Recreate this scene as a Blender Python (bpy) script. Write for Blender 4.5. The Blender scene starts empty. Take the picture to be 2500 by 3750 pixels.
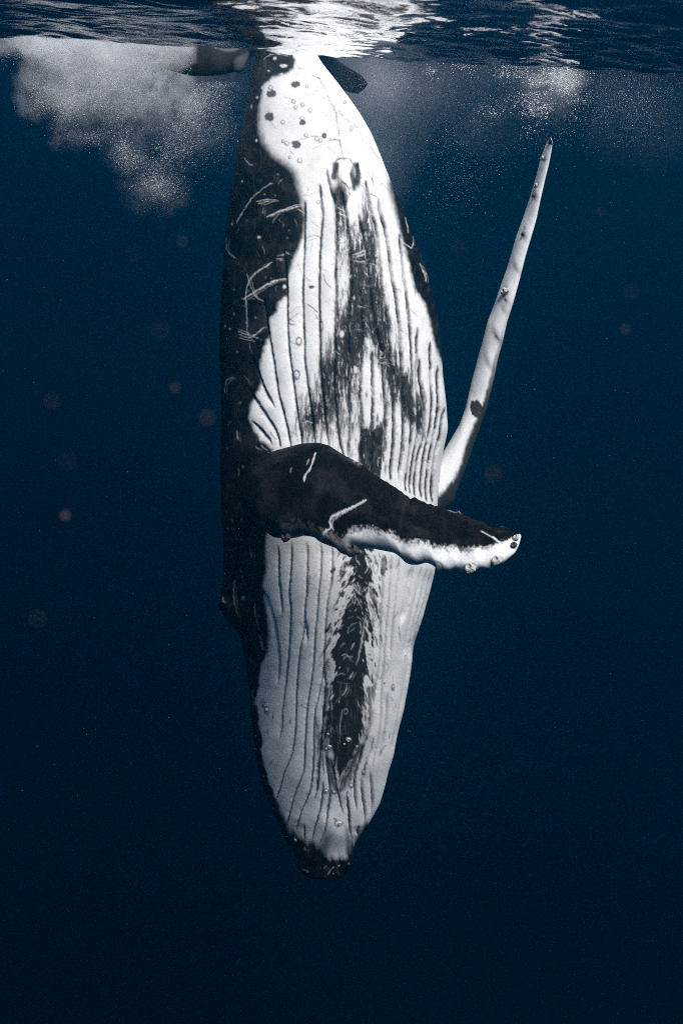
import bpy, math, random
import numpy as np
from mathutils import Vector, Matrix

# ------------------------------------------------------------------ camera, world, sun, exposure
scene = bpy.context.scene
COL = scene.collection
rad = math.radians

FPX = 3560.0                       # focal length in pixels of a 2500 x 3750 frame
PITCH, ROLL = rad(24.6), rad(3.5)
F = np.array([0, math.cos(PITCH), -math.sin(PITCH)])
U0 = np.array([0, math.sin(PITCH), math.cos(PITCH)])
X0 = np.array([1.0, 0, 0])
R = math.cos(ROLL) * X0 + math.sin(ROLL) * U0
U = -math.sin(ROLL) * X0 + math.cos(ROLL) * U0
DW = 11.0                          # metres from the camera to the whale's mid-plane


def ray(px, py):
    px = np.asarray(px, float); py = np.asarray(py, float)
    return F + ((px - 1250) / FPX)[..., None] * R - ((py - 1875) / FPX)[..., None] * U


CAM = np.array([0, 0, -float((ray(1045, 172) * DW)[2])])   # the sea surface lies at z = 0


def at(px, py, depth):
    depth = np.asarray(depth, float)
    return CAM + ray(px, py) * depth[..., None]


cam_d = bpy.data.cameras.new('camera')
cam = bpy.data.objects.new('camera', cam_d)
COL.objects.link(cam)
M = Matrix(((R[0], U[0], -F[0], CAM[0]), (R[1], U[1], -F[1], CAM[1]), (R[2], U[2], -F[2], CAM[2]), (0, 0, 0, 1)))
cam.matrix_world = M
cam_d.sensor_fit = 'VERTICAL'
cam_d.sensor_height = 36.0
cam_d.sensor_width = 24.0
cam_d.lens = 36.0 * FPX / 3750
cam_d.clip_start = 0.02
cam_d.clip_end = 2000
cam_d.dof.use_dof = True
cam_d.dof.focus_distance = 10.2
cam_d.dof.aperture_fstop = 8.0
scene.camera = cam

SUN_EL, SUN_AZ = rad(67), rad(130)      # azimuth from +Y clockwise: high, behind the camera, to its right
sun_dir = np.array([math.sin(SUN_AZ) * math.cos(SUN_EL), math.cos(SUN_AZ) * math.cos(SUN_EL), math.sin(SUN_EL)])
world = bpy.data.worlds.new('World')
scene.world = world
world.use_nodes = True
wn = world.node_tree.nodes
sky = wn.new('ShaderNodeTexSky')
sky.sky_type = 'NISHITA'
sky.sun_disc = False
sky.sun_elevation = SUN_EL
sky.sun_rotation = SUN_AZ
world.node_tree.links.new(sky.outputs[0], wn['Background'].inputs[0])
wn['Background'].inputs[1].default_value = 0.09

sl = bpy.data.lights.new('sun', 'SUN')
sl.energy = 3.2
sl.angle = rad(30)
sl.color = (1.0, 0.985, 0.965)
so = bpy.data.objects.new('sun', sl)
COL.objects.link(so)
so.rotation_euler = Vector(sun_dir).to_track_quat('Z', 'Y').to_euler()
so.location = (0, -20, 40)

scene.view_settings.view_transform = 'Standard'
scene.view_settings.look = 'None'
scene.view_settings.gamma = 1.0
scene.view_settings.use_curve_mapping = False
scene.view_settings.exposure = 1.05
scene.render.engine = 'CYCLES'
scene.cycles.max_bounces = 6
scene.cycles.diffuse_bounces = 2
scene.cycles.glossy_bounces = 3
scene.cycles.transparent_max_bounces = 12
scene.cycles.volume_bounces = 4
scene.cycles.use_denoising = False          # the sampling grain stands in for the photograph's film grain
scene.cycles.filter_width = 1.0
scene.cycles.use_adaptive_sampling = True
scene.cycles.adaptive_threshold = 0.02

rng = np.random.default_rng(7)
random.seed(7)

# ------------------------------------------------------------------ helpers


def mesh_obj(name, verts, faces, mat, smooth=True, parent=None):
    """verts (n,3), faces (m,k) arrays with one k."""
    verts = np.ascontiguousarray(verts, np.float32)
    faces = np.ascontiguousarray(faces, np.int32)
    me = bpy.data.meshes.new(name)
    me.vertices.add(len(verts)); me.vertices.foreach_set('co', verts.ravel())
    k = faces.shape[1]
    me.loops.add(faces.size); me.loops.foreach_set('vertex_index', faces.ravel())
    me.polygons.add(len(faces))
    me.polygons.foreach_set('loop_start', np.arange(0, faces.size, k, dtype=np.int32))
    me.update(calc_edges=True)
    if smooth:
        me.polygons.foreach_set('use_smooth', np.ones(len(me.polygons), bool))
    o = bpy.data.objects.new(name, me)
    COL.objects.link(o)
    if mat: me.materials.append(mat)
    if parent: o.parent = parent
    return o


def tag(o, label=None, cat=None, group=None, kind=None):
    if label: o['label'] = label
    if cat: o['category'] = cat
    if group: o['group'] = group
    if kind: o['kind'] = kind
    return o


def float_attr(o, name, vals):
    a = o.data.attributes.new(name, 'FLOAT', 'POINT')
    a.data.foreach_set('value', np.ascontiguousarray(vals, np.float32))


def _hash(ix, iy, seed):
    h = (ix.astype(np.int64) * 374761393 + iy.astype(np.int64) * 668265263 + seed * 1442695041) & 0x7fffffff
    h = ((h ^ (h >> 13)) * 1274126177) & 0x7fffffff
    h = (h ^ (h >> 16)) & 0xffff
    return h / 65535.0


def vnoise(x, y, seed=0):
    ix = np.floor(x); iy = np.floor(y)
    fx = x - ix; fy = y - iy
    fx = fx * fx * (3 - 2 * fx); fy = fy * fy * (3 - 2 * fy)
    a = _hash(ix, iy, seed); b = _hash(ix + 1, iy, seed)
    c = _hash(ix, iy + 1, seed); d = _hash(ix + 1, iy + 1, seed)
    return (a * (1 - fx) + b * fx) * (1 - fy) + (c * (1 - fx) + d * fx) * fy


def fbm(x, y, seed=0, octv=4):
    s = 0; a = 0.5; t = 0
    for i in range(octv):
        s = s + a * vnoise(x * 2 ** i + 17.3 * i, y * 2 ** i - 9.1 * i, seed + i); t += a; a *= 0.55
    return s / t


def sstep(a, b, x):
    t = np.clip((x - a) / (b - a), 0, 1)
    return t * t * (3 - 2 * t)


def smooth1(a, n):
    k = np.exp(-0.5 * (np.arange(-3 * n, 3 * n + 1) / n) ** 2); k /= k.sum()
    p = np.concatenate([2 * a[0] - a[3 * n:0:-1], a, 2 * a[-1] - a[-2:-3 * n - 2:-1]])
    return np.convolve(p, k, 'valid')


# pixel coordinates read off enlarged pieces of the photograph
def Zf(ox, oy, s):
    return lambda pts: [(ox + p[0] / s, oy + p[1] / s) + tuple(p[2:]) for p in pts]


Z1 = Zf(0, 0, 1.2544); Z2 = Zf(1250, 0, 1.2544)
Z3 = Zf(700, 100, 1.568); Z4 = Zf(700, 1000, 1.568); Z5 = Zf(750, 1500, 1.2544)
Z6 = Zf(750, 2000, 1.742); Z7 = Zf(850, 2500, 2.24); Z8 = Zf(1500, 450, 1.6217)
ZA = Zf(1150, 1950, 2.851); ZB = Zf(1050, 600, 2.6133); ZC = Zf(1050, 1200, 2.6133)

# ------------------------------------------------------------------ materials


def new_mat(name):
    m = bpy.data.materials.new(name); m.use_nodes = True
    nt = m.node_tree
    return m, nt, nt.nodes, nt.links


def plain(name, col, rough=0.6, spec=0.2, noise=0.0, nscale=20):
    m, nt, n, l = new_mat(name)
    b = n['Principled BSDF']
    b.inputs['Base Color'].default_value = (*col, 1)
    b.inputs['Roughness'].default_value = rough
    b.inputs['Specular IOR Level'].default_value = spec
    if noise:
        tx = n.new('ShaderNodeTexNoise'); tx.inputs['Scale'].default_value = nscale; tx.inputs['Detail'].default_value = 4
        mr = n.new('ShaderNodeMapRange'); mr.inputs[3].default_value = 1 - noise; mr.inputs[4].default_value = 1 + noise
        mx = n.new('ShaderNodeMix'); mx.data_type = 'RGBA'; mx.blend_type = 'MULTIPLY'; mx.inputs[0].default_value = 1
        l.new(tx.outputs[0], mr.inputs[0]); l.new(mr.outputs[0], mx.inputs[7])
        mx.inputs[6].default_value = (*col, 1)
        l.new(mx.outputs[2], b.inputs['Base Color'])
    return m


def whale_material():
    m, nt, n, l = new_mat('whale_skin')
    b = n['Principled BSDF']
    at_ = n.new('ShaderNodeAttribute'); at_.attribute_name = 'pigment'
    tc = n.new('ShaderNodeTexCoord')
    tx = n.new('ShaderNodeTexNoise'); tx.inputs['Scale'].default_value = 38; tx.inputs['Detail'].default_value = 6; tx.inputs['Roughness'].default_value = 0.75
    l.new(tc.outputs['Object'], tx.inputs['Vector'])
    tx2 = n.new('ShaderNodeTexNoise'); tx2.inputs['Scale'].default_value = 3.2; tx2.inputs['Detail'].default_value = 5
    l.new(tc.outputs['Object'], tx2.inputs['Vector'])
    mr = n.new('ShaderNodeMapRange'); mr.inputs[1].default_value = 0.3; mr.inputs[2].default_value = 0.7; mr.inputs[3].default_value = 0.86; mr.inputs[4].default_value = 1.1
    l.new(tx.outputs[0], mr.inputs[0])
    mr2 = n.new('ShaderNodeMapRange'); mr2.inputs[1].default_value = 0.3; mr2.inputs[2].default_value = 0.7; mr2.inputs[3].default_value = 0.9; mr2.inputs[4].default_value = 1.06
    l.new(tx2.outputs[0], mr2.inputs[0])
    mu = n.new('ShaderNodeMath'); mu.operation = 'MULTIPLY'; l.new(mr.outputs[0], mu.inputs[0]); l.new(mr2.outputs[0], mu.inputs[1])
    mu2 = n.new('ShaderNodeMath'); mu2.operation = 'MULTIPLY'; l.new(at_.outputs['Fac'], mu2.inputs[0]); l.new(mu.outputs[0], mu2.inputs[1])
    cc = n.new('ShaderNodeCombineColor')
    for i, k in enumerate((1.0, 0.985, 0.965)):
        q = n.new('ShaderNodeMath'); q.operation = 'MULTIPLY'; q.inputs[1].default_value = k
        l.new(mu2.outputs[0], q.inputs[0]); l.new(q.outputs[0], cc.inputs[i])
    l.new(cc.outputs[0], b.inputs['Base Color'])
    b.inputs['Roughness'].default_value = 0.5
    b.inputs['Specular IOR Level'].default_value = 0.06
    bp = n.new('ShaderNodeBump'); bp.inputs['Strength'].default_value = 0.25; bp.inputs['Distance'].default_value = 0.01
    l.new(tx.outputs[0], bp.inputs['Height']); l.new(bp.outputs[0], b.inputs['Normal'])
    return m


MAT_WHALE = whale_material()
MAT_BARN = plain('barnacle_shell', (0.42, 0.41, 0.39), 0.8, 0.1, 0.35, 60)
MAT_BARN_DARK = plain('dark_barnacle_shell', (0.06, 0.06, 0.06), 0.8, 0.1, 0.5, 50)
MAT_BUBBLE = plain('bubble_white', (0.85, 0.87, 0.88), 0.6, 0.3)
MAT_SPECK = plain('speck_pale', (0.75, 0.62, 0.6), 0.7, 0.1)
MAT_JELLY, nt, n, l = new_mat('jelly_speck')
n['Principled BSDF'].inputs['Base Color'].default_value = (0.7, 0.5, 0.48, 1)
tr = n.new('ShaderNodeBsdfTransparent'); mx = n.new('ShaderNodeMixShader'); mx.inputs[0].default_value = 0.085
l.new(tr.outputs[0], mx.inputs[1]); l.new(n['Principled BSDF'].outputs[0], mx.inputs[2]); l.new(mx.outputs[0], n['Material Output'].inputs['Surface'])

m, nt, n, l = new_mat('sea_surface')
n.remove(n['Principled BSDF'])
fr = n.new('ShaderNodeFresnel'); fr.inputs['IOR'].default_value = 1.333
tr = n.new('ShaderNodeBsdfTransparent')
gl = n.new('ShaderNodeBsdfGlossy'); gl.inputs['Roughness'].default_value = 0.07; gl.inputs['Color'].default_value = (0.97, 0.98, 1, 1)
mx = n.new('ShaderNodeMixShader')
tcs = n.new('ShaderNodeTexCoord')
nzs = n.new('ShaderNodeTexNoise'); nzs.inputs['Scale'].default_value = 11; nzs.inputs['Detail'].default_value = 3
l.new(tcs.outputs['Object'], nzs.inputs['Vector'])
bps = n.new('ShaderNodeBump'); bps.inputs['Strength'].default_value = 0.4; bps.inputs['Distance'].default_value = 0.012
l.new(nzs.outputs[0], bps.inputs['Height']); l.new(bps.outputs[0], gl.inputs['Normal'])
l.new(fr.outputs[0], mx.inputs[0]); l.new(tr.outputs[0], mx.inputs[1]); l.new(gl.outputs[0], mx.inputs[2])
l.new(mx.outputs[0], n['Material Output'].inputs['Surface'])
MAT_SEA = m

m, nt, n, l = new_mat('sea_water')
n.remove(n['Principled BSDF'])
pv = n.new('ShaderNodeVolumePrincipled')
pv.inputs['Color'].default_value = (0.004, 0.202, 0.385, 1)
pv.inputs['Density'].default_value = 0.022
pv.inputs['Anisotropy'].default_value = 0.8
l.new(pv.outputs[0], n['Material Output'].inputs['Volume'])
MAT_WATER = m

# ------------------------------------------------------------------ sea surface (seen from below) and the water itself


def wave_height(x, y):
    r_ = np.random.default_rng(21)
    h = np.zeros_like(x)
    spec = [(9.0, 0.030, 1, 0.5), (5.2, 0.020, 2, 0.7), (2.6, 0.023, 3, 0.8), (1.3, 0.010, 4, 0.9),
            (0.7, 0.006, 5, 1.1), (0.38, 0.0042, 7, 1.3), (0.2, 0.0026, 8, 1.5)]
    for lam, amp, cnt, spread in spec:
        for i in range(cnt):
            th = rad(75) + r_.normal() * spread
            k = 2 * math.pi / (lam * r_.uniform(0.75, 1.3)); ph = r_.uniform(0, 6.28)
            a = amp * r_.uniform(0.6, 1.2) / math.sqrt(cnt) * 1.3
            c = k * (x * math.cos(th) + y * math.sin(th)) + ph
            h += a * (np.sin(c) + 0.18 * np.sin(2 * c + 1.3))
    return h


az_in = np.linspace(rad(-27), rad(27), 430)
az_out = np.linspace(rad(27), rad(333), 110)[1:-1]
az = np.concatenate([az_in, az_out])
rr = np.concatenate([np.geomspace(0.25, 2.2, 14)[:-1], np.geomspace(2.2, 45, 700), np.geomspace(45, 520, 50)[1:]])
AZ, RR = np.meshgrid(az, rr)
SX = RR * np.sin(AZ); SY = RR * np.cos(AZ)
H = wave_height(SX, SY)
damp = sstep(0.0, 3.5, RR) * (1 - 0.6 * sstep(30, 120, RR))
H = H * (0.15 + 0.85 * damp)
nr, nc = AZ.shape
V = np.stack([SX, SY, H], -1).reshape(-1, 3)
V = np.concatenate([V, [[0, 0, 0.0]]])
idx = np.arange(nr * nc).reshape(nr, nc)
nxt = np.roll(idx, -1, 1)
quads = np.stack([idx[:-1], idx[1:], nxt[1:], nxt[:-1]], -1).reshape(-1, 4)
tri = np.stack([np.full(nc, nr * nc), idx[0], nxt[0], np.full(nc, nr * nc)], -1)
surf = mesh_obj('sea_surface', V, quads[:, ::-1], MAT_SEA)
# normals must point up
if surf.data.polygons[0].normal.z < 0:
    surf.data.flip_normals()
tag(surf, 'rippled underside of the sea surface mirroring the whale', 'sea', kind='structure')

bx0, bx1, by0, by1, bz0, bz1 = -400, 400, -400, 400, -420, 1.3
bv = np.array([(x, y, z) for x in (bx0, bx1) for y in (by0, by1) for z in (bz0, bz1)], float)
bf = np.array([(0, 1, 3, 2), (4, 6, 7, 5), (0, 4, 5, 1), (2, 3, 7, 6), (0, 2, 6, 4), (1, 5, 7, 3)])
water = mesh_obj('haze', bv, bf, MAT_WATER, smooth=False)
tag(water, 'deep blue sea water fading to black below', 'water', kind='stuff')

# ------------------------------------------------------------------ whale skin map: pigment and relief on a 2 px raster
PX0, PY0, PX1, PY1, ST = 740, 60, 1720, 3300, 2.0
gx = np.arange(PX0, PX1, ST); gy = np.arange(PY0, PY1, ST)
GX, GY = np.meshgrid(gx, gy)
WHITE, BLACK = 0.80, 0.008


def poly_sd(pts, X, Y, pad=90):
    """signed distance, negative inside"""
    pts = np.array([p[:2] for p in pts], float)
    if pad is not None:                       # only near the polygon
        sl_ = win(pts, pad)
        out = np.full(X.shape, 1e3)
        out[sl_] = poly_sd(pts, X[sl_], Y[sl_], None)
        return out
    d = np.full(X.shape, 1e18); s = np.ones(X.shape)
    nP = len(pts)
    for i in range(nP):
        a = pts[i]; b = pts[i - 1]
        ex, ey = b - a
        wx = X - a[0]; wy = Y - a[1]
        t = np.clip((wx * ex + wy * ey) / (ex * ex + ey * ey + 1e-9), 0, 1)
        dx = wx - ex * t; dy = wy - ey * t
        d = np.minimum(d, dx * dx + dy * dy)
        c1 = Y >= a[1]; c2 = Y < b[1]; c3 = ex * wy > ey * wx
        flip = (c1 & c2 & c3) | (~c1 & ~c2 & ~c3)
        s = np.where(flip, -s, s)
    return s * np.sqrt(d)


def win(pts, pad):
    xs = [p[0] for p in pts]; ys = [p[1] for p in pts]
    i0 = max(0, int((min(xs) - pad - PX0) / ST)); i1 = min(len(gx), int((max(xs) + pad - PX0) / ST) + 2)
    j0 = max(0, int((min(ys) - pad - PY0) / ST)); j1 = min(len(gy), int((max(ys) + pad - PY0) / ST) + 2)
    return slice(j0, j1), slice(i0, i1)


def catmull(pts, n=4):
    pts = np.array([p[:2] for p in pts], float)
    if len(pts) < 3: return pts
    P = np.vstack([2 * pts[0] - pts[1], pts, 2 * pts[-1] - pts[-2]])
    out = []
    for i in range(1, len(P) - 2):
        for t in np.linspace(0, 1, n, endpoint=False):
            a, b, c, d = P[i - 1], P[i], P[i + 1], P[i + 2]
            out.append(0.5 * ((2 * b) + (-a + c) * t + (2 * a - 5 * b + 4 * c - d) * t * t + (-a + 3 * b - 3 * c + d) * t ** 3))
    out.append(P[-2])
    return np.array(out)


def line_dist(pts, pad, wob=0.0, seed=0):
    """distance to a smooth polyline and position along it (0..1), on a window"""
    c = catmull(pts)
    sl_ = win(c, pad)
    X = GX[sl_]; Y = GY[sl_]
    if wob:
        X, Y = X + wob * 2 * (fbm(X / 13, Y / 13, seed + 300, 2) - 0.5), Y + wob * 2 * (fbm(X / 13, Y / 13, seed + 340, 2) - 0.5)
    d = np.full(X.shape, 1e9); tt = np.zeros(X.shape)
    L = np.concatenate([[0], np.cumsum(np.hypot(*np.diff(c, axis=0).T))]); tot = L[-1] + 1e-6
    for i in range(len(c) - 1):
        a, b = c[i], c[i + 1]
        ex, ey = b - a
        wx = X - a[0]; wy = Y - a[1]
        t = np.clip((wx * ex + wy * ey) / (ex * ex + ey * ey + 1e-9), 0, 1)
        dd = np.hypot(wx - ex * t, wy - ey * t)
        m_ = dd < d
        d = np.where(m_, dd, d); tt = np.where(m_, (L[i] + t * (L[i + 1] - L[i])) / tot, tt)
    return sl_, d, tt


PIG = np.full(GX.shape, WHITE)
HGT = np.zeros(GX.shape)            # outward relief in pixels of the photograph (about 3 mm)


def blend(mask, val, sl_=None):
    global PIG
    if sl_ is None: PIG = PIG * (1 - mask) + val * mask
    else: PIG[sl_] = PIG[sl_] * (1 - mask) + val * mask


def stroke(pts, w, val, alpha=1.0, relief=0.0, rough=0.35, seed=1):
    sl_, d, t = line_dist(pts, w * 3 + 10, 3.2, seed)
    X = GX[sl_]; Y = GY[sl_]
    ww = w * 0.5 * (0.35 + 0.65 * np.sqrt(np.clip(4 * t * (1 - t), 0, 1))) * (1 + rough * (2 * vnoise(X / 7, Y / 7, seed) - 1))
    m_ = (1 - sstep(ww - 1.2, ww + 1.6, d)) * alpha
    m_ = m_ * (0.55 + 0.9 * (vnoise(X / 6, Y / 6, seed + 3) - 0.15)) * (0.6 + 0.6 * vnoise(X / 24, Y / 24, seed + 9))
    m_ = np.clip(m_, 0, 1)
    blend(m_, val, sl_)
    if relief: HGT[sl_] += relief * m_


def spot(c, val, alpha=1.0, ring=None, seed=5):
    x, y, rx, ry = c
    sl_ = win([(x - rx, y - ry), (x + rx, y + ry)], 8)
    X = GX[sl_]; Y = GY[sl_]
    q = np.hypot((X - x) / rx, (Y - y) / ry) + (0.35 if ring else 0.75) * (fbm(X / 9, Y / 9, seed + int(x), 3) - 0.5)
    soft = 2.2 / min(rx, ry)
    if ring is None:
        blend((1 - sstep(1 - soft, 1 + soft, q)) * alpha, val, sl_)
    else:
        blend(np.exp(-((q - 1) * min(rx, ry) / ring) ** 2) * alpha, val, sl_)
        HGT[sl_] += 2.0 * np.exp(-((q) * 1.1) ** 2)


nz_small = fbm(GX / 14, GY / 14, 3)
nz_big = fbm(GX / 60, GY / 60, 11)
nz_fib = fbm(GX / 5.5, GY / 46, 23, 4)          # streaks that run along the body
nz_fib2 = fbm(GX / 9, GY / 80, 31, 4)

# --- white belly against the black flanks and snout
left_b = Z3([(560, 262), (470, 290), (420, 330), (395, 450), (393, 580), (420, 660), (470, 730), (560, 790), (600, 830), (625, 930), (640, 1000), (655, 1100),
             (645, 1170), (620, 1260), (580, 1350), (550, 1450), (548, 1540)]) + \
    Z4([(540, 130), (500, 170), (495, 220), (450, 260), (450, 340), (420, 430), (395, 540), (400, 640), (370, 700), (340, 760), (335, 840), (360, 900), (400, 960), (470, 1010)]) + \
    [(1010, 1750), (985, 1900)] + \
    Z6([(385, 0), (395, 150), (375, 230), (380, 330), (400, 450), (415, 560), (400, 680), (350, 780), (325, 880), (300, 1000), (320, 1050), (320, 1150), (340, 1220)]) + \
    Z7([(190, 350), (215, 440), (220, 580), (245, 700), (285, 850), (340, 980), (390, 1100), (450, 1190), (520, 1230), (600, 1280), (700, 1330), (790, 1420), (920, 1420),
        (960, 1350), (1040, 1230), (1100, 1150)])
right_b = [(1420, 2990), (1480, 2900), (1560, 2700), (1720, 2400), (1720, 1400)] + \
    Z4([(1440, 520), (1415, 450), (1385, 370), (1370, 280), (1340, 180), (1290, 100)]) + \
    Z3([(1290, 1540), (1260, 1400), (1230, 1290), (1200, 1180), (1180, 1100), (1150, 1000), (1130, 900), (1190, 760), (1100, 480), (980, 330), (860, 220), (770, 120), (700, 60),
        (600, 60), (575, 130), (600, 190), (590, 235)])
sd = poly_sd(left_b + right_b, GX, GY)
soft = 9 + 13 * sstep(300, 600, GY) * (1 - sstep(650, 900, GY)) + 9 * sstep(2960, 3060, GY) - 4 * sstep(2350, 2450, GY) * sstep(3000, 2900, GY)
sd = sd + 13 * sstep(2420, 2520, GY) * sstep(3060, 2980, GY) * sstep(1150, 1080, GX)
sdn = sd + 9 * (nz_small - 0.5) + 7 * (nz_fib - 0.5) + sstep(2930, 3060, GY) * (nz_fib2 - 0.5) * 34
white_m = 1 - sstep(-1, 1, sdn / soft)
flank = BLACK * (0.5 + 1.8 * sstep(0.42, 0.75, nz_big) * (0.4 + nz_fib) + 1.2 * sstep(0.55, 0.8, nz_small) + 2.5 * sstep(0.66, 0.78, nz_fib))
flank = flank + 0.035 * sstep(700, 300, GY) * nz_small
PIG = PIG * white_m + flank * (1 - white_m)
# white of the belly is a little uneven
PIG = PIG * (1 - 0.10 * white_m * sstep(0.45, 0.75, nz_big))

# --- grey and dark pleats down the middle, upper belly (pigment changes from pleat to pleat)
UG = [
    Z3([(528, 1240), (535, 1350), (545, 1450), (547, 1540)]) + Z4([(548, 150), (550, 300), (560, 450), (575, 560), (600, 750), (620, 880), (640, 1010)]),
    Z4([(415, 130), (440, 330), (455, 420), (475, 540), (495, 680), (520, 780), (550, 900), (575, 1030)]),
    Z4([(340, 460), (385, 580), (430, 690), (485, 785)]),
    Z4([(315, 645), (370, 730), (430, 820), (480, 900), (515, 1010)]),
    Z4([(340, 840), (390, 890), (440, 950), (470, 1000)]),
    Z3([(655, 980), (650, 1100), (648, 1250), (640, 1400), (638, 1540)]) + Z4([(640, 200), (645, 350), (650, 500), (665, 630), (690, 800), (710, 1010)]),
    Z3([(740, 890), (748, 1000), (755, 1080), (745, 1200), (738, 1350), (735, 1540)]) + Z4([(735, 200), (738, 350), (740, 500), (750, 650), (765, 800), (790, 1010)]),
    Z3([(780, 800), (785, 850), (805, 930), (830, 1000), (838, 1100), (835, 1250), (830, 1400), (836, 1540)]) + Z4([(828, 200), (826, 350), (825, 500), (825, 650), (835, 800), (850, 950), (880, 1060)]),
    Z3([(850, 905), (880, 1000), (905, 1150), (918, 1300), (922, 1540)]) + Z4([(915, 150), (905, 300), (905, 450), (905, 600), (908, 800), (905, 1000), (900, 1100)]),
    Z3([(960, 1060), (985, 1150), (1010, 1260), (1020, 1360), (1030, 1450), (1035, 1540)]) + Z4([(1045, 200), (1070, 330), (1095, 430), (1105, 550), (1115, 700), (1120, 850), (1105, 1100)]),
    Z4([(985, 60), (980, 250), (985, 350), (980, 500), (972, 700), (985, 850), (975, 1000), (965, 1150)]),
    Z4([(1040, 430), (1045, 560), (1045, 700), (1045, 880), (1040, 1050), (1030, 1250)]),
    Z3([(1000, 870), (1020, 950), (1040, 1050), (1070, 1150), (1085, 1300), (1095, 1400), (1105, 1540)]) + Z4([(1110, 150), (1135, 270), (1145, 400), (1160, 550), (1165, 700), (1170, 850), (1160, 1050), (1140, 1200)]),
    Z3([(1075, 970), (1090, 1050), (1120, 1150), (1140, 1270), (1155, 1400)]) + Z4([(1185, 150), (1200, 280), (1210, 400), (1215, 600), (1225, 800), (1220, 1000), (1190, 1200)]),
    Z3([(1195, 1170), (1215, 1300), (1228, 1450)]) + Z4([(1235, 60), (1250, 200), (1265, 350), (1275, 500), (1285, 650), (1275, 850), (1260, 1050), (1230, 1270)]),
    Z4([(1315, 480), (1320, 600), (1335, 700), (1350, 800), (1345, 950), (1310, 1050), (1280, 1290)]),
    Z4([(1372, 380), (1385, 600), (1390, 750), (1380, 900), (1345, 1050), (1320, 1300)]),
    Z4([(1415, 520), (1425, 750), (1410, 900), (1375, 1080), (1350, 1320)]),
    Z4([(1455, 760), (1432, 950), (1402, 1080), (1380, 1330)]),
    Z4([(1300, 300), (1303, 500), (1308, 700), (1312, 900), (1285, 1050), (1255, 1280)]),
]
PLEAT = np.zeros(GX.shape)
for g in UG:
    gc = catmull(g); o_ = np.argsort(gc[:, 1])
    PLEAT += GX > np.interp(GY, gc[o_, 1], gc[o_, 0]) + 5 * (vnoise(GX / 9, GY / 9, 88) - 0.5)
pl_off = _hash(PLEAT, PLEAT * 0 + 3, 9) - 0.5
nz_mot = fbm(GX / 4.5, GY / 15, 131, 3)
TONE = [  # how dark each pleat is, row by row down the belly (position across, darkness)
    (582, [(400, 0), (800, 0)]),
    (600, [(430, 0), (440, .5), (480, .85), (515, .1), (600, .05), (635, .5), (680, .85), (705, .1), (720, 0)]),
    (638, [(400, 0), (420, .1), (450, .85), (490, .5), (520, .1), (580, .05), (610, .75), (650, .5), (690, .95), (715, .1), (730, 0)]),
    (669, [(410, 0), (430, .2), (480, .5), (520, .6), (560, .3), (600, .15), (640, .9), (690, .7), (720, .1), (760, .1), (800, 0)]),
    (692, [(410, 0), (440, .55), (500, .75), (560, .6), (590, .1), (640, .6), (660, .3), (740, .35), (800, .1), (840, 0)]),
    (715, [(400, 0), (450, .7), (520, .8), (575, .6), (600, .1), (680, .1), (730, .5), (780, .35), (850, 0)]),
    (791, [(440, 0), (500, .8), (560, .75), (600, .2), (640, .15), (700, .4), (770, .8), (830, .35), (880, 0)]),
    (868, [(440, .05), (490, .6), (520, .5), (580, .6), (640, .6), (700, .55), (780, .85), (830, .75), (880, .15), (930, 0)]),
    (944, [(440, .05), (490, .5), (530, .4), (590, .5), (640, .9), (720, .85), (800, .85), (860, .75), (920, .1), (1000, 0)]),
    (1021, [(440, .03), (480, .45), (520, .25), (600, .35), (640, 1), (740, 1), (800, .95), (880, .7), (940, .1), (1050, 0)]),
    (1097, [(300, 0), (440, .05), (480, .6), (520, .4), (600, .6), (640, 1), (760, 1), (860, .9), (930, .8), (980, .15), (1060, .05), (1150, 0)]),
    (1174, [(250, 0), (440, .1), (480, .75), (500, .7), (580, .75), (640, 1), (780, 1), (880, .9), (960, .75), (1040, .3), (1100, .05), (1200, 0)]),
    (1250, [(250, 0), (330, .2), (440, .45), (470, .8), (570, .85), (660, 1), (730, .8), (780, .35), (850, .85), (930, .85), (1020, .45), (1080, .3), (1150, .05), (1250, 0)]),
    (1327, [(150, 0), (290, .15), (330, .6), (430, .75), (500, .85), (560, .9), (640, .95), (710, .65), (745, .1), (810, .2), (840, .35), (890, .6), (950, .9), (1050, .8), (1100, .2), (1180, .1), (1250, 0)]),
    (1391, [(120, 0), (230, .3), (310, .5), (345, .95), (500, .9), (560, .85), (640, .65), (700, .5), (730, .05), (850, .05), (920, .2), (980, .8), (1060, .9), (1150, 1), (1210, .5), (1270, .1), (1350, 0)]),
    (1468, [(60, 0), (200, .4), (290, .75), (400, .8), (520, .65), (600, .45), (690, .45), (730, .05), (850, 0), (930, .1), (1000, .45), (1080, .6), (1160, 1), (1220, .75), (1290, .6), (1340, .2), (1400, 0)]),
    (1525, [(20, 0), (120, .4), (210, .85), (300, .9), (400, .65), (520, .45), (620, .4), (700, .6), (750, .05), (850, .05), (930, .2), (1000, .25), (1080, .2), (1140, .6), (1220, .85), (1290, .9), (1330, .4), (1400, 0)]),
    (1583, [(-20, 0), (50, .2), (150, .5), (250, .55), (350, .4), (450, .35), (550, .32), (650, .2), (700, .3), (722, .98), (930, .98), (950, .4), (1000, .15), (1100, .15), (1200, .3), (1270, .65), (1310, .4), (1380, 0)]),
    (1640, [(100, 0), (200, .25), (350, .2), (500, .25), (620, .22), (690, .2), (715, .98), (920, .98), (935, .2), (1000, .12), (1200, .12), (1300, .15), (1400, 0)]),
    (1697, [(300, 0), (650, .1), (700, .3), (725, .95), (900, .98), (920, .2), (1000, .12), (1200, .08), (1400, 0)]),
    (1755, [(600, 0), (700, .2), (760, .9), (880, .95), (905, .1), (1100, .05), (1300, 0)]),
    (1830, [(600, 0), (740, .9), (870, .9), (900, .1), (1200, 0)])]
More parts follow.
